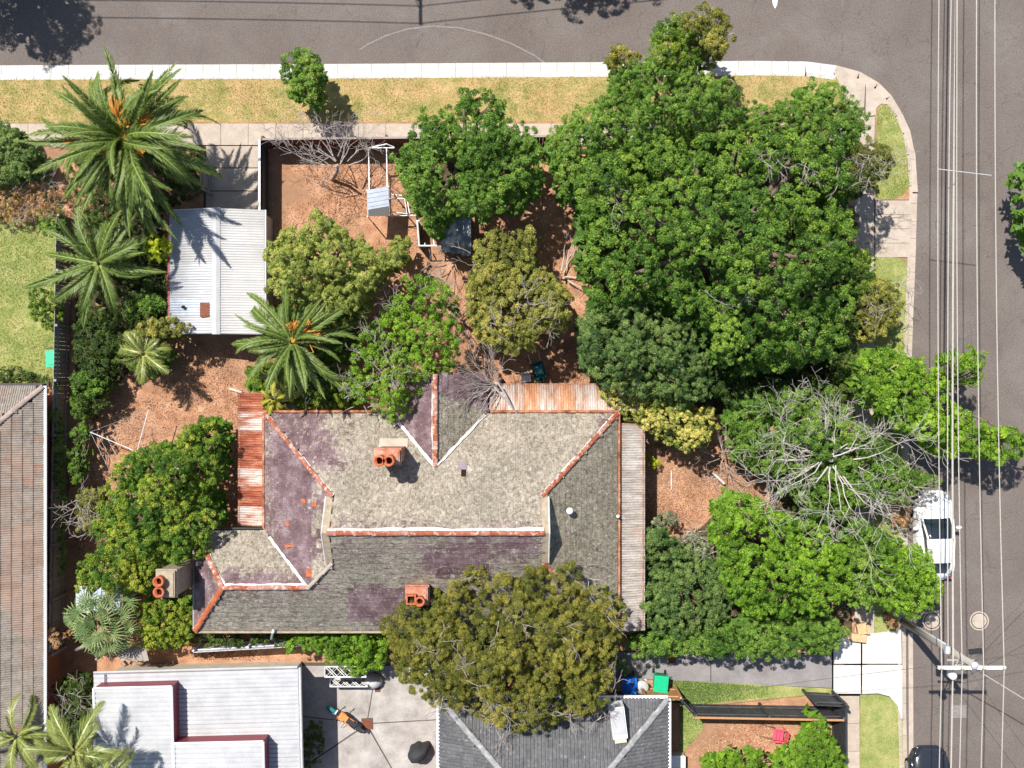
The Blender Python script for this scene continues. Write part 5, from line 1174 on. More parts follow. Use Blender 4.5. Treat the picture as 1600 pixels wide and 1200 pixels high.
for i, s in enumerate((-1.22, -.42, .42, 1.22)):
    lb = ('northernmost', 'second', 'third', 'southernmost')[3 - i] + ' cable along the top street, beyond the frame'
    wire(lb, sag((c.x - 40, c.y + s, 7.5), (c.x + .16, c.y + s, 7.5), .7) + sag((c.x + .16, c.y + s, 7.5), (c.x + 34, c.y + s + 2.5, 7.5), .7)[1:], .024, wire_m, 'cables along the top street')

# ================================================================== TREES AND SHRUBS
plant('large_evergreen_tree', 'largest tree, deep green billowing crown filling the upper right of the block', 'tree',
      [(905, 330), (885, 270), (930, 225), (1000, 215), (1150, 205), (1318, 190), (1340, 330), (1338, 480), (1320, 560), (1230, 578), (1165, 590), (1120, 560), (1090, 500), (1000, 470), (930, 480), (905, 420)],
      3.8, 8.8, L_deep, 11, 36, .27, .145, .105, 4.0, 3, base=(1105, 420), trunk=.42, pack=.70, limbs=22, tries=3600, hue=.06, bare=5)
plant('bushy_tree', 'dusty green tree below the large evergreen tree, above the cream-flowering shrub', 'tree', [(900, 500), (925, 478), (1000, 468), (1085, 505), (1112, 560), (1110, 630), (1060, 640), (1000, 625), (940, 610), (908, 570)], 2.8, 6.2, L_grey, 10, 26, .24, .12, .07, 4.0, 4, trunk=.2, hue=.1)
plant('lilly_pilly_hedge', 'bright small-leaved tree spilling from the block over the top verge', 'tree',
      [(852, 215), (885, 172), (945, 148), (952, 105), (1000, 85), (1060, 95), (1110, 110), (1150, 122), (1160, 145), (1180, 160), (1250, 150), (1262, 122), (1310, 125), (1345, 155), (1362, 180), (1355, 215), (1335, 240), (1312, 300), (1300, 215), (1150, 225), (1000, 235), (930, 245), (900, 300), (878, 320), (868, 270)],
      3.0, 6.4, L_mid, 8, 24, .2, .12, .075, 4.0, 5, trunk=.24, limbs=18, tries=3400, hue=.06, pack=.68)
plant('paperbark_tree', 'olive rounded tree leaning over the top kerb, nearest the road arrow', 'tree', [(1060, 20), (1085, 2), (1115, 2), (1140, 25), (1152, 55), (1135, 85), (1110, 95), (1095, 75), (1075, 60)], 3.5, 5.6, L_olive, 10, 24, .24, .12, .07, 4.2, 6, base=(1078, 130), trunk=.13, bark=bark_pale, hue=.02)
plant('paperbark_tree', 'olive green shrub crown hanging over the kerb, left half of the twin crowns', 'tree', [(1022, 40), (1045, 18), (1068, 20), (1085, 45), (1105, 100), (1085, 112), (1040, 105), (1010, 100), (1020, 75)], 3.0, 4.8, L_mixed, 9, 22, .24, .11, .07, 4, 7, base=(1062, 130), trunk=.12, bark=bark_pale, hue=-.05)
plant('paperbark_tree', 'small olive shrub crown at the far left end of the kerb shrubs', 'tree', [(948, 75), (965, 68), (990, 75), (1010, 85), (990, 105), (955, 115)], 2, 3.6, L_olive, 8, 18, .22, .11, .07, 4, 8, base=(972, 126), trunk=.1, bark=bark_pale, hue=.1)
plant('evergreen_tree', 'dark green lumpy tree beside the white pipe frame', 'tree', [(612, 240), (645, 188), (660, 165), (708, 160), (712, 138), (755, 134), (785, 145), (790, 175), (830, 195), (850, 235), (852, 290), (822, 325), (775, 330), (742, 345), (735, 330), (700, 340), (690, 365), (668, 372), (652, 335), (622, 295)], 3.4, 7.2, L_mid, 10, 32, .26, .14, .09, 3.8, 9, base=(720, 262), trunk=.28, hue=-.03, tries=2400, pack=.70)
plant('yellow_green_tree', 'pale yellow-green lumpy tree right of the corrugated shed', 'tree', [(413, 400), (418, 372), (470, 345), (500, 322), (520, 350), (558, 360), (580, 385), (640, 385), (642, 410), (600, 425), (580, 455), (560, 490), (525, 495), (480, 470), (440, 472), (418, 455)], 3.2, 6.2, L_yellow, 11, 30, .22, .11, .08, 4.2, 10, trunk=.2, hue=.12, tries=1500)
plant('yellow_green_tree', 'brownish yellow lower tree crown between the pale tree and the date palm', 'tree', [(495, 470), (530, 455), (575, 460), (580, 490), (560, 512), (520, 515), (492, 500)], 2.4, 4.2, L_yellow, 10, 22, .22, .11, .08, 4, 11, trunk=.12, hue=-.02)
plant('yellow_green_tree', 'small yellow-green sapling touching the chook run', 'tree', [(604, 395), (612, 368), (632, 362), (642, 385), (640, 410), (615, 415)], 1.6, 3.2, L_yellow, 7, 14, .18, .1, .07, 4, 12, trunk=.06, hue=.02)
plant('bright_green_tree', 'vivid green loose tree touching the back roof of the old house', 'tree', [(538, 560), (560, 510), (600, 480), (632, 430), (670, 425), (700, 440), (722, 480), (722, 540), (705, 590), (672, 600), (655, 635), (610, 665), (580, 640), (530, 625)], 2.8, 5.8, L_bright, 9, 24, .20, .12, .085, 2.7, 13, trunk=.16, drop=.10, hue=.0, bare=12, tries=1500)
plant('gum_tree', 'olive and rust loose tree in the middle of the back yard', 'tree', [(722, 470), (735, 420), (748, 365), (775, 352), (800, 362), (822, 350), (842, 362), (835, 400), (870, 430), (902, 470), (890, 520), (845, 530), (832, 548), (790, 560), (760, 540), (735, 510)], 2.8, 5.6, L_gum, 9, 26, .22, .13, .06, 4.2, 14, base=(808, 490), trunk=.14, drop=.02, hue=.14, bare=5, limbs=6, tries=1500)
plant('cream_flowering_shrub', 'shrub dense with cream yellow flower heads at the corner of the two pale verandah roofs', 'shrub', [(930, 598), (960, 590), (1010, 610), (1060, 628), (1118, 640), (1125, 672), (1100, 700), (1070, 712), (1030, 690), (1000, 668), (965, 650), (940, 625)], 1.8, 3.8, L_flower, 9, 22, .17, .1, .075, 4.4, 15, trunk=.14, hue=.10, limbs=12)
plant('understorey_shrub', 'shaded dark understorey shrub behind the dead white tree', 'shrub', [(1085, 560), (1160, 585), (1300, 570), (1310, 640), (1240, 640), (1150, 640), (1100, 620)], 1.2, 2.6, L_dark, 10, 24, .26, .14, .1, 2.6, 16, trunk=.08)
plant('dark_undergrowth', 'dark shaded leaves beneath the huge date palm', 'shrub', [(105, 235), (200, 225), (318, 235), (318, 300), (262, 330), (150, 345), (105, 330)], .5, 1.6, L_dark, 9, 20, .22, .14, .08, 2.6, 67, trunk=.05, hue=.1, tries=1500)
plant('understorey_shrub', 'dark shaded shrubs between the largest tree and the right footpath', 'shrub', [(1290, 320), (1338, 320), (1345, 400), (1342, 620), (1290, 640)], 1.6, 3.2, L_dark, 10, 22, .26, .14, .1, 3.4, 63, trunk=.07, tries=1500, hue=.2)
plant('garden_shrub', 'tangled green and yellow growth behind the back roof edge under the date palm', 'shrub', [(378, 575), (440, 560), (540, 575), (560, 640), (500, 645), (415, 640), (385, 615)], 1.2, 2.6, L_mixed, 8, 18, .2, .13, .05, 3.2, 64, trunk=.06, bare=6, hue=.02, tries=1500)
plant('garden_shrub', 'shadowy green growth between the yellow-green tree and the date palm crown', 'shrub', [(420, 470), (500, 480), (560, 505), (545, 570), (470, 560), (425, 530)], 1.0, 2.4, L_mid, 8, 18, .22, .13, .07, 3.0, 65, trunk=.06, hue=-.1, tries=1500)
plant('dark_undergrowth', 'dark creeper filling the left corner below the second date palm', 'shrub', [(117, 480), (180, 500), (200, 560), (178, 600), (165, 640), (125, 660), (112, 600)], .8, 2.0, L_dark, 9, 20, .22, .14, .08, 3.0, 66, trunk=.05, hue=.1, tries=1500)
plant('bushy_tree', 'mid green crown growing up through the bare white branches', 'tree', [(1140, 640), (1180, 615), (1245, 600), (1310, 600), (1340, 650), (1400, 700), (1440, 740), (1420, 790), (1330, 800), (1290, 830), (1215, 760), (1150, 720)], 2.4, 4.6, L_mid, 10, 26, .26, .14, .09, 3.2, 17, trunk=.2, drop=.06, tries=1600, hue=.03)
plant('bright_green_tree', 'broad bright green tree filling the lower right of the block', 'tree', [(1108, 800), (1150, 766), (1180, 768), (1205, 795), (1290, 825), (1335, 860), (1335, 930), (1290, 965), (1230, 975), (1160, 960), (1125, 900)], 3.2, 6.0, L_bright, 10, 26, .24, .14, .10, 3.8, 18, trunk=.24, hue=-.03, tries=2200, limbs=14, pack=.70)
plant('grey_green_shrub', 'darker grey-green shrub mass right of the long side verandah', 'shrub', [(983, 850), (1005, 825), (1040, 825), (1075, 850), (1110, 855), (1140, 905), (1150, 950), (1120, 990), (1060, 1000), (1010, 985), (1000, 930), (1010, 890)], 1.6, 3.6, L_grey, 10, 26, .24, .12, .075, 4, 19, trunk=.14, hue=.0, tries=1300)
plant('low_green_shrub', 'mixed green shrubs along the driveway edge, bottom right corner of the block', 'shrub', [(970, 1012), (1010, 985), (1060, 998), (1130, 975), (1200, 968), (1300, 960), (1330, 985), (1310, 1022), (1230, 1030), (1150, 1032), (1080, 1025), (985, 1030)], 1.2, 3.4, L_mid, 9, 22, .22, .12, .08, 4, 20, trunk=.09, hue=-.02, tries=1500)
plant('bluegreen_shrub', 'small blue-green shrub at the lower edge of the orange soil patch', 'shrub', [(1012, 812), (1030, 797), (1062, 800), (1064, 818), (1040, 828), (1015, 826)], .8, 1.6, L_blue, 7, 14, .15, .1, .05, 3.5, 21, trunk=.05)
plant('bluegreen_shrub', 'thin blue-green shrub among dry stems left of the broad bright tree', 'shrub', [(1058, 838), (1090, 830), (1115, 850), (1112, 880), (1080, 870)], 1.0, 2.0, L_blue, 7, 14, .16, .1, .05, 2.2, 22, trunk=.05, bare=4)
plant('small_yucca', 'small spiky yellow-green plant beside the side verandah', 'plant', [(1008, 712), (1022, 708), (1036, 725), (1020, 738)], .4, .9, L_lemon, 6, 10, .14, .2, .045, 2.4, 23, trunk=.03)
# street side on the right
plant('street_tree', 'bright green street tree spreading under the cables above the white car', 'tree', [(1335, 560), (1370, 540), (1420, 540), (1455, 565), (1485, 590), (1488, 625), (1520, 650), (1556, 668), (1600, 668), (1640, 690), (1605, 712), (1555, 728), (1515, 705), (1480, 720), (1445, 690), (1400, 670), (1370, 640), (1340, 610)], 3.2, 5.4, L_bright, 9, 26, .24, .13, .095, 3.8, 24, base=(1404, 618), trunk=.2, hue=.02, tries=1800)
plant('street_tree', 'separate bright green tuft of leaves between the street cables', 'tree', [(1495, 555), (1515, 540), (1538, 545), (1542, 580), (1530, 612), (1512, 605), (1500, 580)], 3.8, 5.0, L_bright, 7, 16, .2, .12, .09, 3, 25, base=(1404, 622), trunk=.12, hue=.0)
plant('street_tree', 'bright green tree at the kerb covering the back of the white car', 'tree', [(1370, 870), (1400, 845), (1440, 850), (1462, 872), (1470, 895), (1480, 920), (1462, 945), (1432, 965), (1405, 975), (1380, 950), (1368, 920)], 2.6, 4.6, L_bright, 10, 24, .22, .13, .095, 3.8, 26, base=(1392, 868), trunk=.16, hue=.02)
plant('street_tree', 'darker green tree between the white car and the block', 'tree', [(1322, 800), (1350, 810), (1385, 830), (1410, 850), (1400, 880), (1370, 900), (1375, 950), (1340, 965), (1322, 940)], 2.2, 4.0, L_mid, 9, 22, .22, .13, .09, 3.6, 27, trunk=.13, hue=.06)
plant('street_tree', 'sparse green branches just left of the white car bonnet', 'tree', [(1392, 740), (1440, 735), (1475, 745), (1468, 762), (1435, 770), (1420, 790), (1400, 790)], 2.2, 3.6, L_mid, 7, 16, .18, .12, .08, 2.2, 28, trunk=.07, bare=5)
plant('dry_shrub', 'yellow and brown dry shrub beside the white car wheel', 'shrub', [(1385, 770), (1415, 765), (1428, 790), (1425, 820), (1400, 830), (1385, 805)], .6, 1.6, L_dry, 8, 16, .17, .13, .06, 2.6, 29, trunk=.05, hue=.12)
plant('dry_shrub', 'brown dry undergrowth beside the power pole foot', 'shrub', [(1378, 948), (1400, 955), (1412, 972), (1400, 985), (1384, 975)], .4, 1.2, L_dry, 7, 13, .15, .12, .05, 2.6, 30, trunk=.05)
plant('dark_gum_tree', 'thin grey-green gum leaning over the footpath, below the curved corner path', 'tree', [(1330, 228), (1345, 215), (1380, 218), (1402, 235), (1400, 258), (1385, 280), (1350, 300), (1335, 305)], 3.0, 5.6, L_gum, 8, 20, .2, .12, .04, 2.6, 31, base=(1335, 285), trunk=.11, hue=-.25, bare=4)
plant('dark_gum_tree', 'dark rounded crown partly shading the footpath above the upper driveway', 'tree', [(1325, 250), (1345, 255), (1362, 275), (1358, 300), (1335, 312), (1322, 300)], 3.6, 5.6, L_dark, 8, 18, .2, .12, .06, 3.5, 32, base=(1322, 292), trunk=.1)
plant('mixed_verge_shrub', 'olive verge shrub just below the upper driveway', 'shrub', [(1325, 390), (1350, 382), (1368, 400), (1372, 440), (1350, 470), (1328, 470)], 1.2, 2.6, L_mixed, 8, 20, .2, .12, .07, 3.4, 33, trunk=.08, hue=-.08)
plant('mixed_verge_shrub', 'brownish verge shrub above the bright street tree', 'shrub', [(1345, 440), (1380, 430), (1408, 450), (1412, 480), (1405, 515), (1370, 535), (1340, 530), (1330, 480)], 1.2, 2.8, L_gum, 8, 20, .2, .12, .06, 3.2, 34, trunk=.08, bare=5, hue=.06)
# left side
plant('small_street_tree', 'small round bright green street tree alone on the top verge', 'tree', [(440, 80), (470, 70), (492, 82), (503, 105), (502, 145), (488, 162), (468, 158), (446, 145), (437, 118)], 2.0, 3.9, L_mid, 9, 22, .2, .12, .085, 4.4, 35, base=(480, 158), trunk=.07, hue=.1)
plant('mango_tree', 'green and yellow broad-leaved tree by the clothes line', 'tree', [(165, 760), (185, 705), (245, 690), (272, 690), (275, 672), (318, 650), (345, 670), (348, 720), (330, 770), (345, 820), (322, 870), (270, 885), (200, 880), (145, 870), (142, 820)], 3.0, 5.8, L_mixed, 11, 28, .22, .14, .075, 4.2, 36, trunk=.2, hue=.0, tries=1500)
plant('mango_tree', 'yellower tree left of the tall rendered chimney', 'tree', [(117, 880), (140, 862), (200, 875), (262, 868), (258, 885), (236, 895), (236, 930), (215, 935), (170, 928), (118, 930)], 2.2, 4.4, L_mixed, 9, 22, .2, .13, .07, 4, 37, trunk=.12, hue=.14)
plant('yellow_flowering_shrub', 'yellow-green shrub below the tall rendered chimney', 'shrub', [(210, 945), (235, 935), (285, 940), (300, 950), (300, 1000), (280, 1015), (240, 1018), (222, 1008), (210, 980)], 1.8, 3.4, L_mixed, 8, 18, .17, .12, .06, 3.8, 38, trunk=.08, hue=.24)
plant('thin_dark_shrub', 'thin olive bare-stemmed shrub at the lower left edge of the block', 'shrub', [(117, 770), (140, 755), (152, 790), (145, 835), (118, 840)], 1.4, 2.8, L_gum, 7, 16, .2, .12, .05, 2.0, 39, trunk=.06, bare=6, hue=-.1)
plant('lemon_bush', 'bright yellow-green bush against the left wall of the shed', 'shrub', [(222, 378), (240, 364), (262, 370), (272, 392), (262, 408), (235, 410), (224, 395)], 1.6, 2.9, L_lemon, 7, 16, .15, .11, .07, 4, 40, trunk=.06)
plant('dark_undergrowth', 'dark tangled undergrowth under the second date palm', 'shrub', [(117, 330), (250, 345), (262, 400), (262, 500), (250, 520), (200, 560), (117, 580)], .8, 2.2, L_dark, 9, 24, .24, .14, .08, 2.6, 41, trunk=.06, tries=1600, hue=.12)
plant('olive_shrub', 'brownish olive shrub over the lower left corner of the shed', 'shrub', [(205, 520), (222, 495), (262, 490), (292, 500), (302, 518), (270, 530), (215, 535)], 1.8, 3.2, L_gum, 8, 16, .18, .12, .06, 3.6, 42, trunk=.07, hue=.05)
plant('green_shrub', 'mid green shrub right of the dark undergrowth beside the shed wall', 'shrub', [(195, 475), (215, 455), (250, 460), (260, 480), (235, 495), (200, 495)], 1.2, 2.6, L_mid, 8, 16, .18, .12, .08, 3.4, 43, trunk=.06)
plant('boundary_hedge', 'dark green creeper hedge down the left edge of the block', 'hedge', [(112, 585), (150, 572), (172, 585), (168, 605), (135, 625), (128, 680), (122, 760), (110, 760)], 1.2, 2.4, L_mid, 8, 18, .22, .13, .09, 3.4, 44, trunk=.05, hue=-.18, tries=1500)
plant('neighbour_hedge', 'green hedge leaves between the neighbouring tiled house and the fence', 'hedge', [(76, 640), (96, 635), (104, 700), (102, 800), (104, 900), (92, 900), (86, 830), (84, 720)], .9, 1.8, L_mid, 6, 12, .2, .12, .09, 2.6, 45, trunk=.04, tries=2200)
plant('neighbour_hedge', 'dark clipped hedge along the lower edge of the left lawn', 'hedge', [(-40, 575), (20, 572), (60, 585), (98, 590), (98, 612), (60, 603), (-40, 603)], .8, 1.5, L_dark, 7, 13, .18, .12, .08, 3.6, 46, trunk=.04, tries=2200, hue=.25)
plant('lawn_bush', 'green bush at the right edge of the left lawn, above the green bin', 'shrub', [(38, 465), (52, 448), (85, 452), (100, 470), (98, 505), (72, 520), (48, 500)], .9, 1.8, L_mixed, 8, 18, .18, .12, .07, 3.6, 47, trunk=.05)
plant('lawn_bush', 'bright green bush at the top of the left lawn', 'shrub', [(55, 345), (75, 335), (102, 345), (100, 372), (72, 375)], .9, 1.8, L_mid, 8, 15, .18, .12, .09, 3.6, 48, trunk=.05, hue=.1)
plant('oleander_shrub', 'dark green long-leaved shrub at the left edge below the top verge', 'shrub', [(-60, 190), (-20, 180), (15, 195), (48, 215), (58, 250), (50, 280), (15, 285), (-60, 290)], 1.2, 2.6, L_grey, 9, 22, .24, .18, .06, 3.8, 49, trunk=.08, hue=.1)
plant('dry_shrub', 'brown dry shrubs under the left side of the big date palm', 'shrub', [(-40, 295), (20, 290), (60, 280), (98, 300), (95, 335), (40, 350), (-40, 345)], .5, 1.3, L_dry, 8, 16, .2, .14, .05, 1.5, 50, trunk=.04, hue=.1, bare=6)
plant('clipped_side_hedge', 'vivid green hedge in the narrow gap below the old house roof', 'hedge', [(438, 1000), (470, 990), (560, 985), (602, 982), (610, 1010), (600, 1045), (560, 1058), (530, 1052), (500, 1022), (445, 1020)], 1.6, 2.8, L_bright, 8, 20, .18, .12, .09, 4, 51, trunk=.07, tries=1500, hue=-.02)
plant('clipped_side_hedge', 'shaded dark green hedge under the lower left eave of the old house', 'hedge', [(300, 990), (345, 985), (440, 988), (440, 1008), (370, 1012), (300, 1012)], .9, 1.7, L_dark, 8, 16, .2, .12, .09, 3.6, 52, trunk=.05, tries=1500, hue=.2)
plant('olive_brown_tree', 'wide olive-brown fine-leaved tree across the bottom roof edge', 'tree', [(592, 975), (640, 925), (700, 915), (735, 880), (775, 862), (815, 868), (852, 878), (900, 872), (920, 918), (965, 930), (982, 962), (965, 1010), (955, 1080), (945, 1120), (880, 1125), (850, 1145), (800, 1148), (755, 1130), (715, 1110), (670, 1105), (635, 1080), (608, 1040)], 4.0, 7.6, L_olive, 9, 26, .22, .16, .035, 4.0, 53, base=(800, 985), trunk=.3, hue=.06, tries=3600, limbs=16, bare=18, pack=.62, jit=.8)
plant('small_green_shrub', 'small green shrub between the olive-brown tree and the blue bin', 'shrub', [(950, 1035), (965, 1028), (980, 1035), (980, 1055), (962, 1058)], 1.2, 2.2, L_mid, 6, 12, .16, .11, .08, 3.4, 54, trunk=.04)
plant('bamboo_shrub', 'bright feathery shrub filling the bottom of the bare yard', 'shrub', [(1105, 1197), (1160, 1184), (1215, 1192), (1256, 1168), (1268, 1122), (1290, 1122), (1305, 1150), (1325, 1190), (1328, 1260), (1100, 1260)], 1.8, 3.8, L_bright, 8, 20, .2, .2, .045, 4.2, 55, trunk=.1, hue=-.06, tries=2000)
plant('dark_vine', 'dark shaded leafy vine in the gap left of the courtyard', 'shrub', [(472, 1130), (498, 1125), (508, 1150), (500, 1200), (472, 1200)], .5, 1.1, L_dark, 8, 14, .2, .12, .08, 2.6, 56, trunk=.04, hue=.2)
plant('black_leaved_shrub', 'very dark shrub between the left tiled house and the white roof', 'shrub', [(82, 1060), (120, 1055), (150, 1075), (152, 1120), (140, 1170), (100, 1180), (85, 1120)], 1.4, 2.8, L_dark, 9, 22, .22, .13, .06, 3, 57, trunk=.08, hue=.05, bare=8)
plant('pale_verge_plant', 'wiry pale plant at the corner of the left tiled roof', 'plant', [(68, 985), (82, 978), (95, 990), (93, 1012), (75, 1016)], 2.2, 3.2, L_dry, 6, 12, .18, .16, .03, 1.6, 58, trunk=.05, hue=.2)
plant('fern_shrub', 'fern-like green shrub at the lower edge of the dark undergrowth', 'shrub', [(185, 545), (215, 535), (262, 540), (268, 562), (240, 590), (215, 585), (190, 570)], 1.2, 2.4, L_mid, 7, 15, .18, .2, .05, 2.6, 59, trunk=.07, hue=.05)
# trees beyond the frame whose shade falls into it
plant('verge_tree', 'dense tree across the top street, beyond the upper left corner', 'tree', [(-330, -300), (-230, -330), (-90, -320), (-20, -230), (-30, -130), (-60, -80), (-130, -62), (-200, -90), (-320, -120)], 4.5, 8.0, L_mid, 14, 36, .3, .16, .11, 2.6, 60, trunk=.25, tries=1500)
plant('verge_tree', 'spreading tree across the top street, beyond the top edge', 'tree', [(690, -340), (1010, -330), (1040, -230), (1010, -158), (930, -165), (850, -150), (780, -160), (720, -170), (690, -240)], 4.5, 7.4, L_mid, 14, 36, .3, .16, .11, 2.6, 61, trunk=.25, tries=1500)
plant('verge_tree', 'small leafy tree across the right hand street, beyond the right edge', 'tree', [(1606, 268), (1622, 240), (1660, 235), (1690, 280), (1690, 380), (1650, 405), (1632, 370), (1624, 330), (1634, 300)], 4.0, 5.6, L_mid, 7, 22, .24, .14, .1, 3, 62, base=(1700, 330), trunk=.12)

# ------------------------------------------------------------------ bare trees
def bare_tree(name, label, px, py, zs, n, ln, r, mat, spread_r, depth, seed, tilt=(.1, .5), lean=None, pz=None, kids=(2, 3), trunk_r=.12, spr=.6, base=None, azr=None):
    rnd = random.Random(seed); c = P(px, py, zs); b_ = P(*(base or (px, py)), 0) if base else Vector((c.x, c.y, 0)); t = thing(name, label, 'dead tree', b_)
    _part('trunk', MB().tube([b_, b_.lerp(c, .5) + Vector((.1, .05, 0)), c], [trunk_r * 1.2, trunk_r, trunk_r * .8], 8), mat, t, True)
    for i in range(n):
        a = (azr[0] + (azr[1] - azr[0]) * (i + rnd.random()) / n) if azr else 2 * PI * (i + rnd.uniform(-.3, .3)) / n
        el = rnd.uniform(*tilt); mb = MB(); l_ = ln * rnd.uniform(.5, 1.22)
        grow(mb, c + Vector((math.cos(a) * rnd.uniform(0, ln * .6), math.sin(a) * rnd.uniform(0, ln * .45), rnd.uniform(-.3, .2))), Vector((math.cos(a) * math.cos(el), math.sin(a) * math.cos(el), math.sin(el))), l_, r * rnd.uniform(.7, 1.1), depth, rnd, spr, kids, .02)
        _part('limb', mb, mat, t)
    return t
bare_tree('dead_white_tree', 'big leafless tree with bleached white branches, right of the bright soil patch', 1298, 718, 3.9, 22, 1.62, .038, bark_pale, 1, 4, 5, (-.05, .35), base=(1318, 722), trunk_r=.13, kids=(2, 3), spr=.62)
bare_tree('bare_grey_shrub', 'leafless grey shrub leaning over the top fence beside the shed driveway', 527, 258, 2.2, 11, 1.1, .035, bark_dead, 1, 4, 9, (-.05, .3), azr=(.25, PI + .35), base=(520, 282), trunk_r=.07, spr=.55)
bare_tree('bare_grey_broom', 'spiky dry grey fan of stems over the back roof corner', 775, 600, 3.4, 34, .95, .022, bark_dead, 1, 2, 11, (.1, .9), azr=(PI * .45, PI * 1.38), base=(782, 592), trunk_r=.09, kids=(2, 3), spr=.22)
bare_tree('fallen_dead_branch', 'tangle of dead branches under the chook shed roof edge', 705, 405, .5, 9, 1.0, .03, bark_dead, 1, 2, 13, (-.1, .25), trunk_r=.05)
bare_tree('fallen_dead_branch', 'pale fallen forked branch on the soil left of the large evergreen tree', 880, 435, .5, 7, .9, .04, bark_pale, 1, 2, 15, (-.1, .2), trunk_r=.05)
bare_tree('fallen_dead_branch', 'thin dead branches right of the bright green back tree', 720, 500, 3.0, 7, .8, .025, bark_dead, 1, 2, 17, (0, .4), trunk_r=.05)
bare_tree('fallen_dead_branch', 'dry curled stems below the blue-green shrub', 1085, 830, .4, 10, .5, .018, bark_pale, 1, 1, 19, (0, .4), trunk_r=.03)
bare_tree('fallen_dead_branch', 'grey twiggy branches at the left tip of the dead white tree', 1130, 715, 1.8, 9, .7, .024, bark_dead, 1, 2, 21, (0, .4), trunk_r=.04)
# fallen ladder poles by the back roof
for i, (s, lb) in enumerate((([(768, 600, 3.4), (812, 652, 3.15)], 'long bare pole lying from the dry grey broom to the iron verandah roof'), ([(778, 598, 3.4), (802, 640, 3.2)], 'shorter bare pole beside the long one'))):
    a_, b_ = P(*s[0]), P(*s[1]); tag(obj('bare_pole', MB().tube([a_, (a_ + b_) / 2 + Vector((.02, .02, .05)), b_], [.045, .038, .03], 7).mesh('bare_pole', bark_dead)), lb, 'pole', 'bare poles on the back roof')

# ------------------------------------------------------------------ palms
def frond_mesh(name, L_, droop, mat, nl=46, lw=.05, llen=.30, vee=.5, rise=.25, seed=0, gap=0.06, flatf=1.0):
    rnd = random.Random(seed); V = []; v = []
    def pt(t):   # arc in the xz plane
        a = rise - droop * t; 
        return t
    pts = []; x = z = 0; a = rise; N = 24
    for i in range(N + 1):
        pts.append((x, z, a)); x += L_ / N * math.cos(a); z += L_ / N * math.sin(a); a -= droop / N * (1 + 1.2 * i / N)
    sb = rnd.uniform(-.16, .16)
    def yb(x): return sb * x * x / L_
    def at(t):
        f = t * N; i = min(int(f), N - 1); u = f - i; return tuple(pts[i][k] * (1 - u) + pts[i + 1][k] * u for k in range(3))
    for i in range(N):   # rachis
        x0, z0, _ = pts[i]; x1, z1, _ = pts[i + 1]; y0 = yb(x0); y1 = yb(x1); w0 = .045 * (1 - i / N) + .008; w1 = .045 * (1 - (i + 1) / N) + .008
        V.append([(x0, y0 - w0, z0 + .012), (x1, y1 - w1, z1 + .012), (x1, y1 + w1, z1 + .012), (x0, y0 + w0, z0 + .012)]); v.append(.8)
    for i in range(nl):
        t = gap + (1 - gap) * (i + .5) / nl; x, z, a = at(t)
        ll = L_ * llen * math.sin(PI * min(1, (t * .9 + .12))) ** .6 * (1 - .35 * t) * rnd.uniform(.7, 1.15)
        for s in (-1, 1):
            if rnd.random() < .05: continue
            fwd = 1.15 + .9 * t + rnd.uniform(-.14, .14); an = rnd.uniform(-.08, .08)
            d = Vector((fwd * math.cos(a), s * 1.0, fwd * math.sin(a) + vee * rnd.uniform(.6, 1.2))).normalized()
            b0 = Vector((x, yb(x), z)); m_ = b0 + d * ll * .55; e = b0 + (d * ll) + Vector((0, 0, -.28 * ll)); tw = Vector((math.cos(a), 0, math.sin(a))) * lw
            V.append([b0 - tw * .5, b0 + tw * .5, m_ + tw * .55, m_ - tw * .55]); v.append(rnd.uniform(.2, .6))
            V.append([m_ - tw * .55, m_ + tw * .55, e + tw * .08, e - tw * .08]); v.append(rnd.uniform(.3, .75))
    return np_mesh(name, np.array([[tuple(q) for q in f] for f in V]), 4, mat, np.array(v))
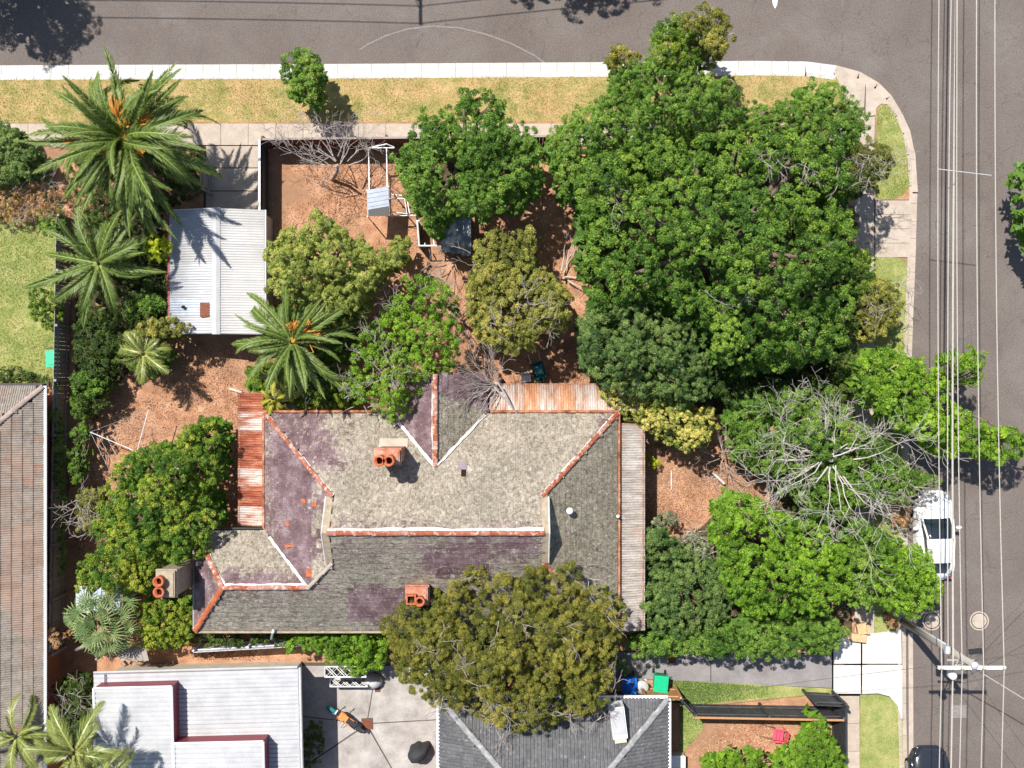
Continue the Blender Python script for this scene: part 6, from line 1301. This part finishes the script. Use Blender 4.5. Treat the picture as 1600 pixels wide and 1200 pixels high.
def palm(name, label, px, py, zc, R_, n, mat, trunk_r=.3, elev=(1.25, -.25), L_=1, seed=1, fruit=(), group=None, lw=.05, llen=.30, droops=(.7, 1.0, 1.3), base=None, az_bias=None, cat='palm', nl=46, vee=.5):
    rnd = random.Random(seed); c = P(px, py, zc); b_ = P(base[0], base[1], 0) if base else Vector((c.x, c.y, 0)); t = thing(name, label, cat, b_, group)
    _part('trunk', MB().tube([b_, b_.lerp(c, .5), c - Vector((0, 0, .1))], [trunk_r * 1.2, trunk_r, trunk_r * 1.15], 12), bark_m, t, True)
    ms = [frond_mesh('frond', R_, d, mat, nl, lw, llen, vee, .15 if k else .05, seed * 10 + k) for k, d in enumerate(list(droops) * 2)]
    dead = frond_mesh('frond', R_, droops[-1] + .5, dead_frond, nl, lw, llen * .8, .2, 0, seed + 77)
    ga = 2.39996
    for i in range(n):
        u = (i + .5) / n; el = elev[0] + (elev[1] - elev[0]) * u ** .75 + rnd.uniform(-.22, .22); az = i * ga + rnd.uniform(-.38, .38)
        me = dead if (u > .8 and n > 20 and rnd.random() < .3) else ms[rnd.randrange(len(ms))]; s = rnd.uniform(.72, 1.1) * (.84 + .2 * u)
        M = Matrix.Translation(c + Vector((math.cos(az) * .1, math.sin(az) * .1, .25 * (1 - u)))) @ Matrix.Rotation(az, 4, 'Z') @ Matrix.Rotation(-el, 4, 'Y') @ Matrix.Rotation(rnd.uniform(-.9, .9), 4, 'X') @ Matrix.Scale(s, 4)
        obj('frond', me, t, M)
    for (az, el, l_) in fruit:
        mb = MB(); p0 = c + Vector((0, 0, .2)); d = Vector((math.cos(az) * math.cos(el), math.sin(az) * math.cos(el), math.sin(el)))
        q = p0 + d * l_ * .55; mb.tube([p0, q], .04, 5)
        for k in range(34):
            dd = (d + Vector((rnd.gauss(0, .32), rnd.gauss(0, .32), rnd.gauss(-.1, .25)))).normalized(); e = q + dd * l_ * rnd.uniform(.3, .55)
            mb.tube([q, (q + e) / 2 + Vector((0, 0, .03)), e - Vector((0, 0, .06))], .02, 4)
        _part('flower_spray', mb, orange_stalk, t)
    return t
dead_frond = leaf_mat('dead_frond', (.12, .07, .03), (.26, .17, .08), (.48, .36, .2), .1)
orange_stalk = M2('orange_palm_stalks', [(.3, (.50, .19, .03)), (.7, (.82, .42, .09))], 9, .7, .3, .1)
palm('date_palm', 'huge date palm with orange flower stalks at the top left of the block', 197, 218, 5.2, 4.4, 96, L_palm, .42, (1.2, -.5), seed=3, lw=.06, llen=.15, droops=(.4, .9, 1.4), nl=84, vee=.75,
     fruit=((1.6, .75, 1.7), (.55, .55, 1.6), (3.3, .2, 2.3), (-1.0, .6, 1.5), (.9, .9, 1.2), (-.6, .5, 1.3), (3.9, .5, 1.2)))
palm('date_palm', 'sparse date palm with long arching fronds left of the shed', 156, 412, 3.4, 3.5, 21, L_palm, .22, (1.0, -.15), seed=5, lw=.055, llen=.18, droops=(.4, .9, 1.4), nl=60, vee=.65)
palm('date_palm', 'date palm touching the back corner of the old house and the shed', 458, 535, 4.6, 3.3, 46, L_palm, .34, (1.1, -.3), seed=8, lw=.06, llen=.15, droops=(.4, .9, 1.3), nl=72, vee=.75, fruit=((1.3, .7, 1.1), (.6, .5, 1.3), (.2, .4, 1.4)))
palm('small_palm', 'small spreading palm on the soil below the dark undergrowth', 226, 553, 2.6, 1.5, 16, L_palm2, .1, (.9, -.1), seed=12, lw=.05, llen=.36, droops=(.7, 1.1), nl=26)
palm('feather_palm', 'yellow-green feather palm over the corner of the white roof', 118, 1175, 6.3, 2.6, 15, L_palm2, .1, (1.0, -.15), seed=14, lw=.05, llen=.27, droops=(.9, 1.3), nl=44)
palm('feather_palm', 'feather palm at the bottom left edge over the tiled roof', 28, 1150, 4.4, 2.0, 14, L_palm2, .1, (1.1, -.1), seed=16, lw=.05, llen=.27, droops=(.9, 1.3), nl=40)
palm('feather_palm', 'lowest feather palm cut off by the bottom edge beside the white box roof', 160, 1220, 6.3, 2.4, 14, L_palm2, .1, (1.0, -.15), seed=18, lw=.05, llen=.27, droops=(.9, 1.3), nl=40)
palm('yellow_palm', 'small yellow-leaved palm hanging over the rusty verandah corner', 428, 622, 2.9, .95, 14, leaf_mat('palm_frond_golden', (.14, .16, .02), (.34, .34, .04), (.6, .52, .08)), .07, (1.0, -.3), seed=20, lw=.05, llen=.35, droops=(.9, 1.3), nl=22)
# fan palm
fp = thing('fan_palm', 'fan palm with round grey-green pleated leaves at the lower left corner', 'palm', tuple(P(160, 972, 0)))
c = P(160, 972, 3.2); _part('trunk', MB().tube([P(160, 972, 0), c], [.2, .16], 10), bark_m, fp, True)
def fan_mesh(R_, seed):
    rnd = random.Random(seed); V = []; v = []; n = 17
    for i in range(n):
        a = -2.4 + 4.8 * i / (n - 1) + rnd.uniform(-.03, .03); l_ = R_ * rnd.uniform(.88, 1.05); w_ = .042
        d = Vector((math.cos(a), math.sin(a), 0)); s = Vector((-math.sin(a), math.cos(a), 0)); m_ = d * l_ * .62 + Vector((0, 0, .03)); e = d * l_ + Vector((0, 0, -.14 - rnd.random() * .1))
        V.append([Vector((0, 0, 0)) - s * .01, Vector((0, 0, 0)) + s * .01, m_ + s * w_ * .9 + Vector((0, 0, .03)), m_]); v.append(rnd.uniform(.25, .5))
        V.append([Vector((0, 0, 0)) - s * .01, m_, m_ - s * w_ * .9 + Vector((0, 0, .03)), Vector((0, 0, 0)) - s * .012]); v.append(rnd.uniform(.5, .9))
        V.append([m_ - s * w_ * .8, m_ + s * w_ * .8, e + s * .006, e - s * .006]); v.append(rnd.uniform(.4, 1))
    return np_mesh('fan_leaf', np.array([[tuple(q) for q in f] for f in V]), 4, L_fan, np.array(v))
fm = [fan_mesh(.62, k) for k in range(3)]
rnd = random.Random(4)
for i in range(20):
    u = (i + .5) / 20; az = i * 2.39996; rr = 1.45 * u ** .55 * rnd.uniform(.8, 1.1); el = .7 - 1.1 * u
    q = c + Vector((math.cos(az) * rr, math.sin(az) * rr, .55 - .7 * u))
    st = obj('leaf_stalk', MB().tube([c, c.lerp(q, .5) + Vector((0, 0, .1)), q], .014, 4).mesh('leaf_stalk', L_fan), fp)
    obj('fan_leaf', fm[i % 3], fp, Matrix.Translation(q) @ Matrix.Rotation(az, 4, 'Z') @ Matrix.Rotation(-el + rnd.uniform(-.25, .25), 4, 'Y') @ Matrix.Rotation(rnd.uniform(-.3, .3), 4, 'X') @ Matrix.Scale(rnd.uniform(.85, 1.1), 4))
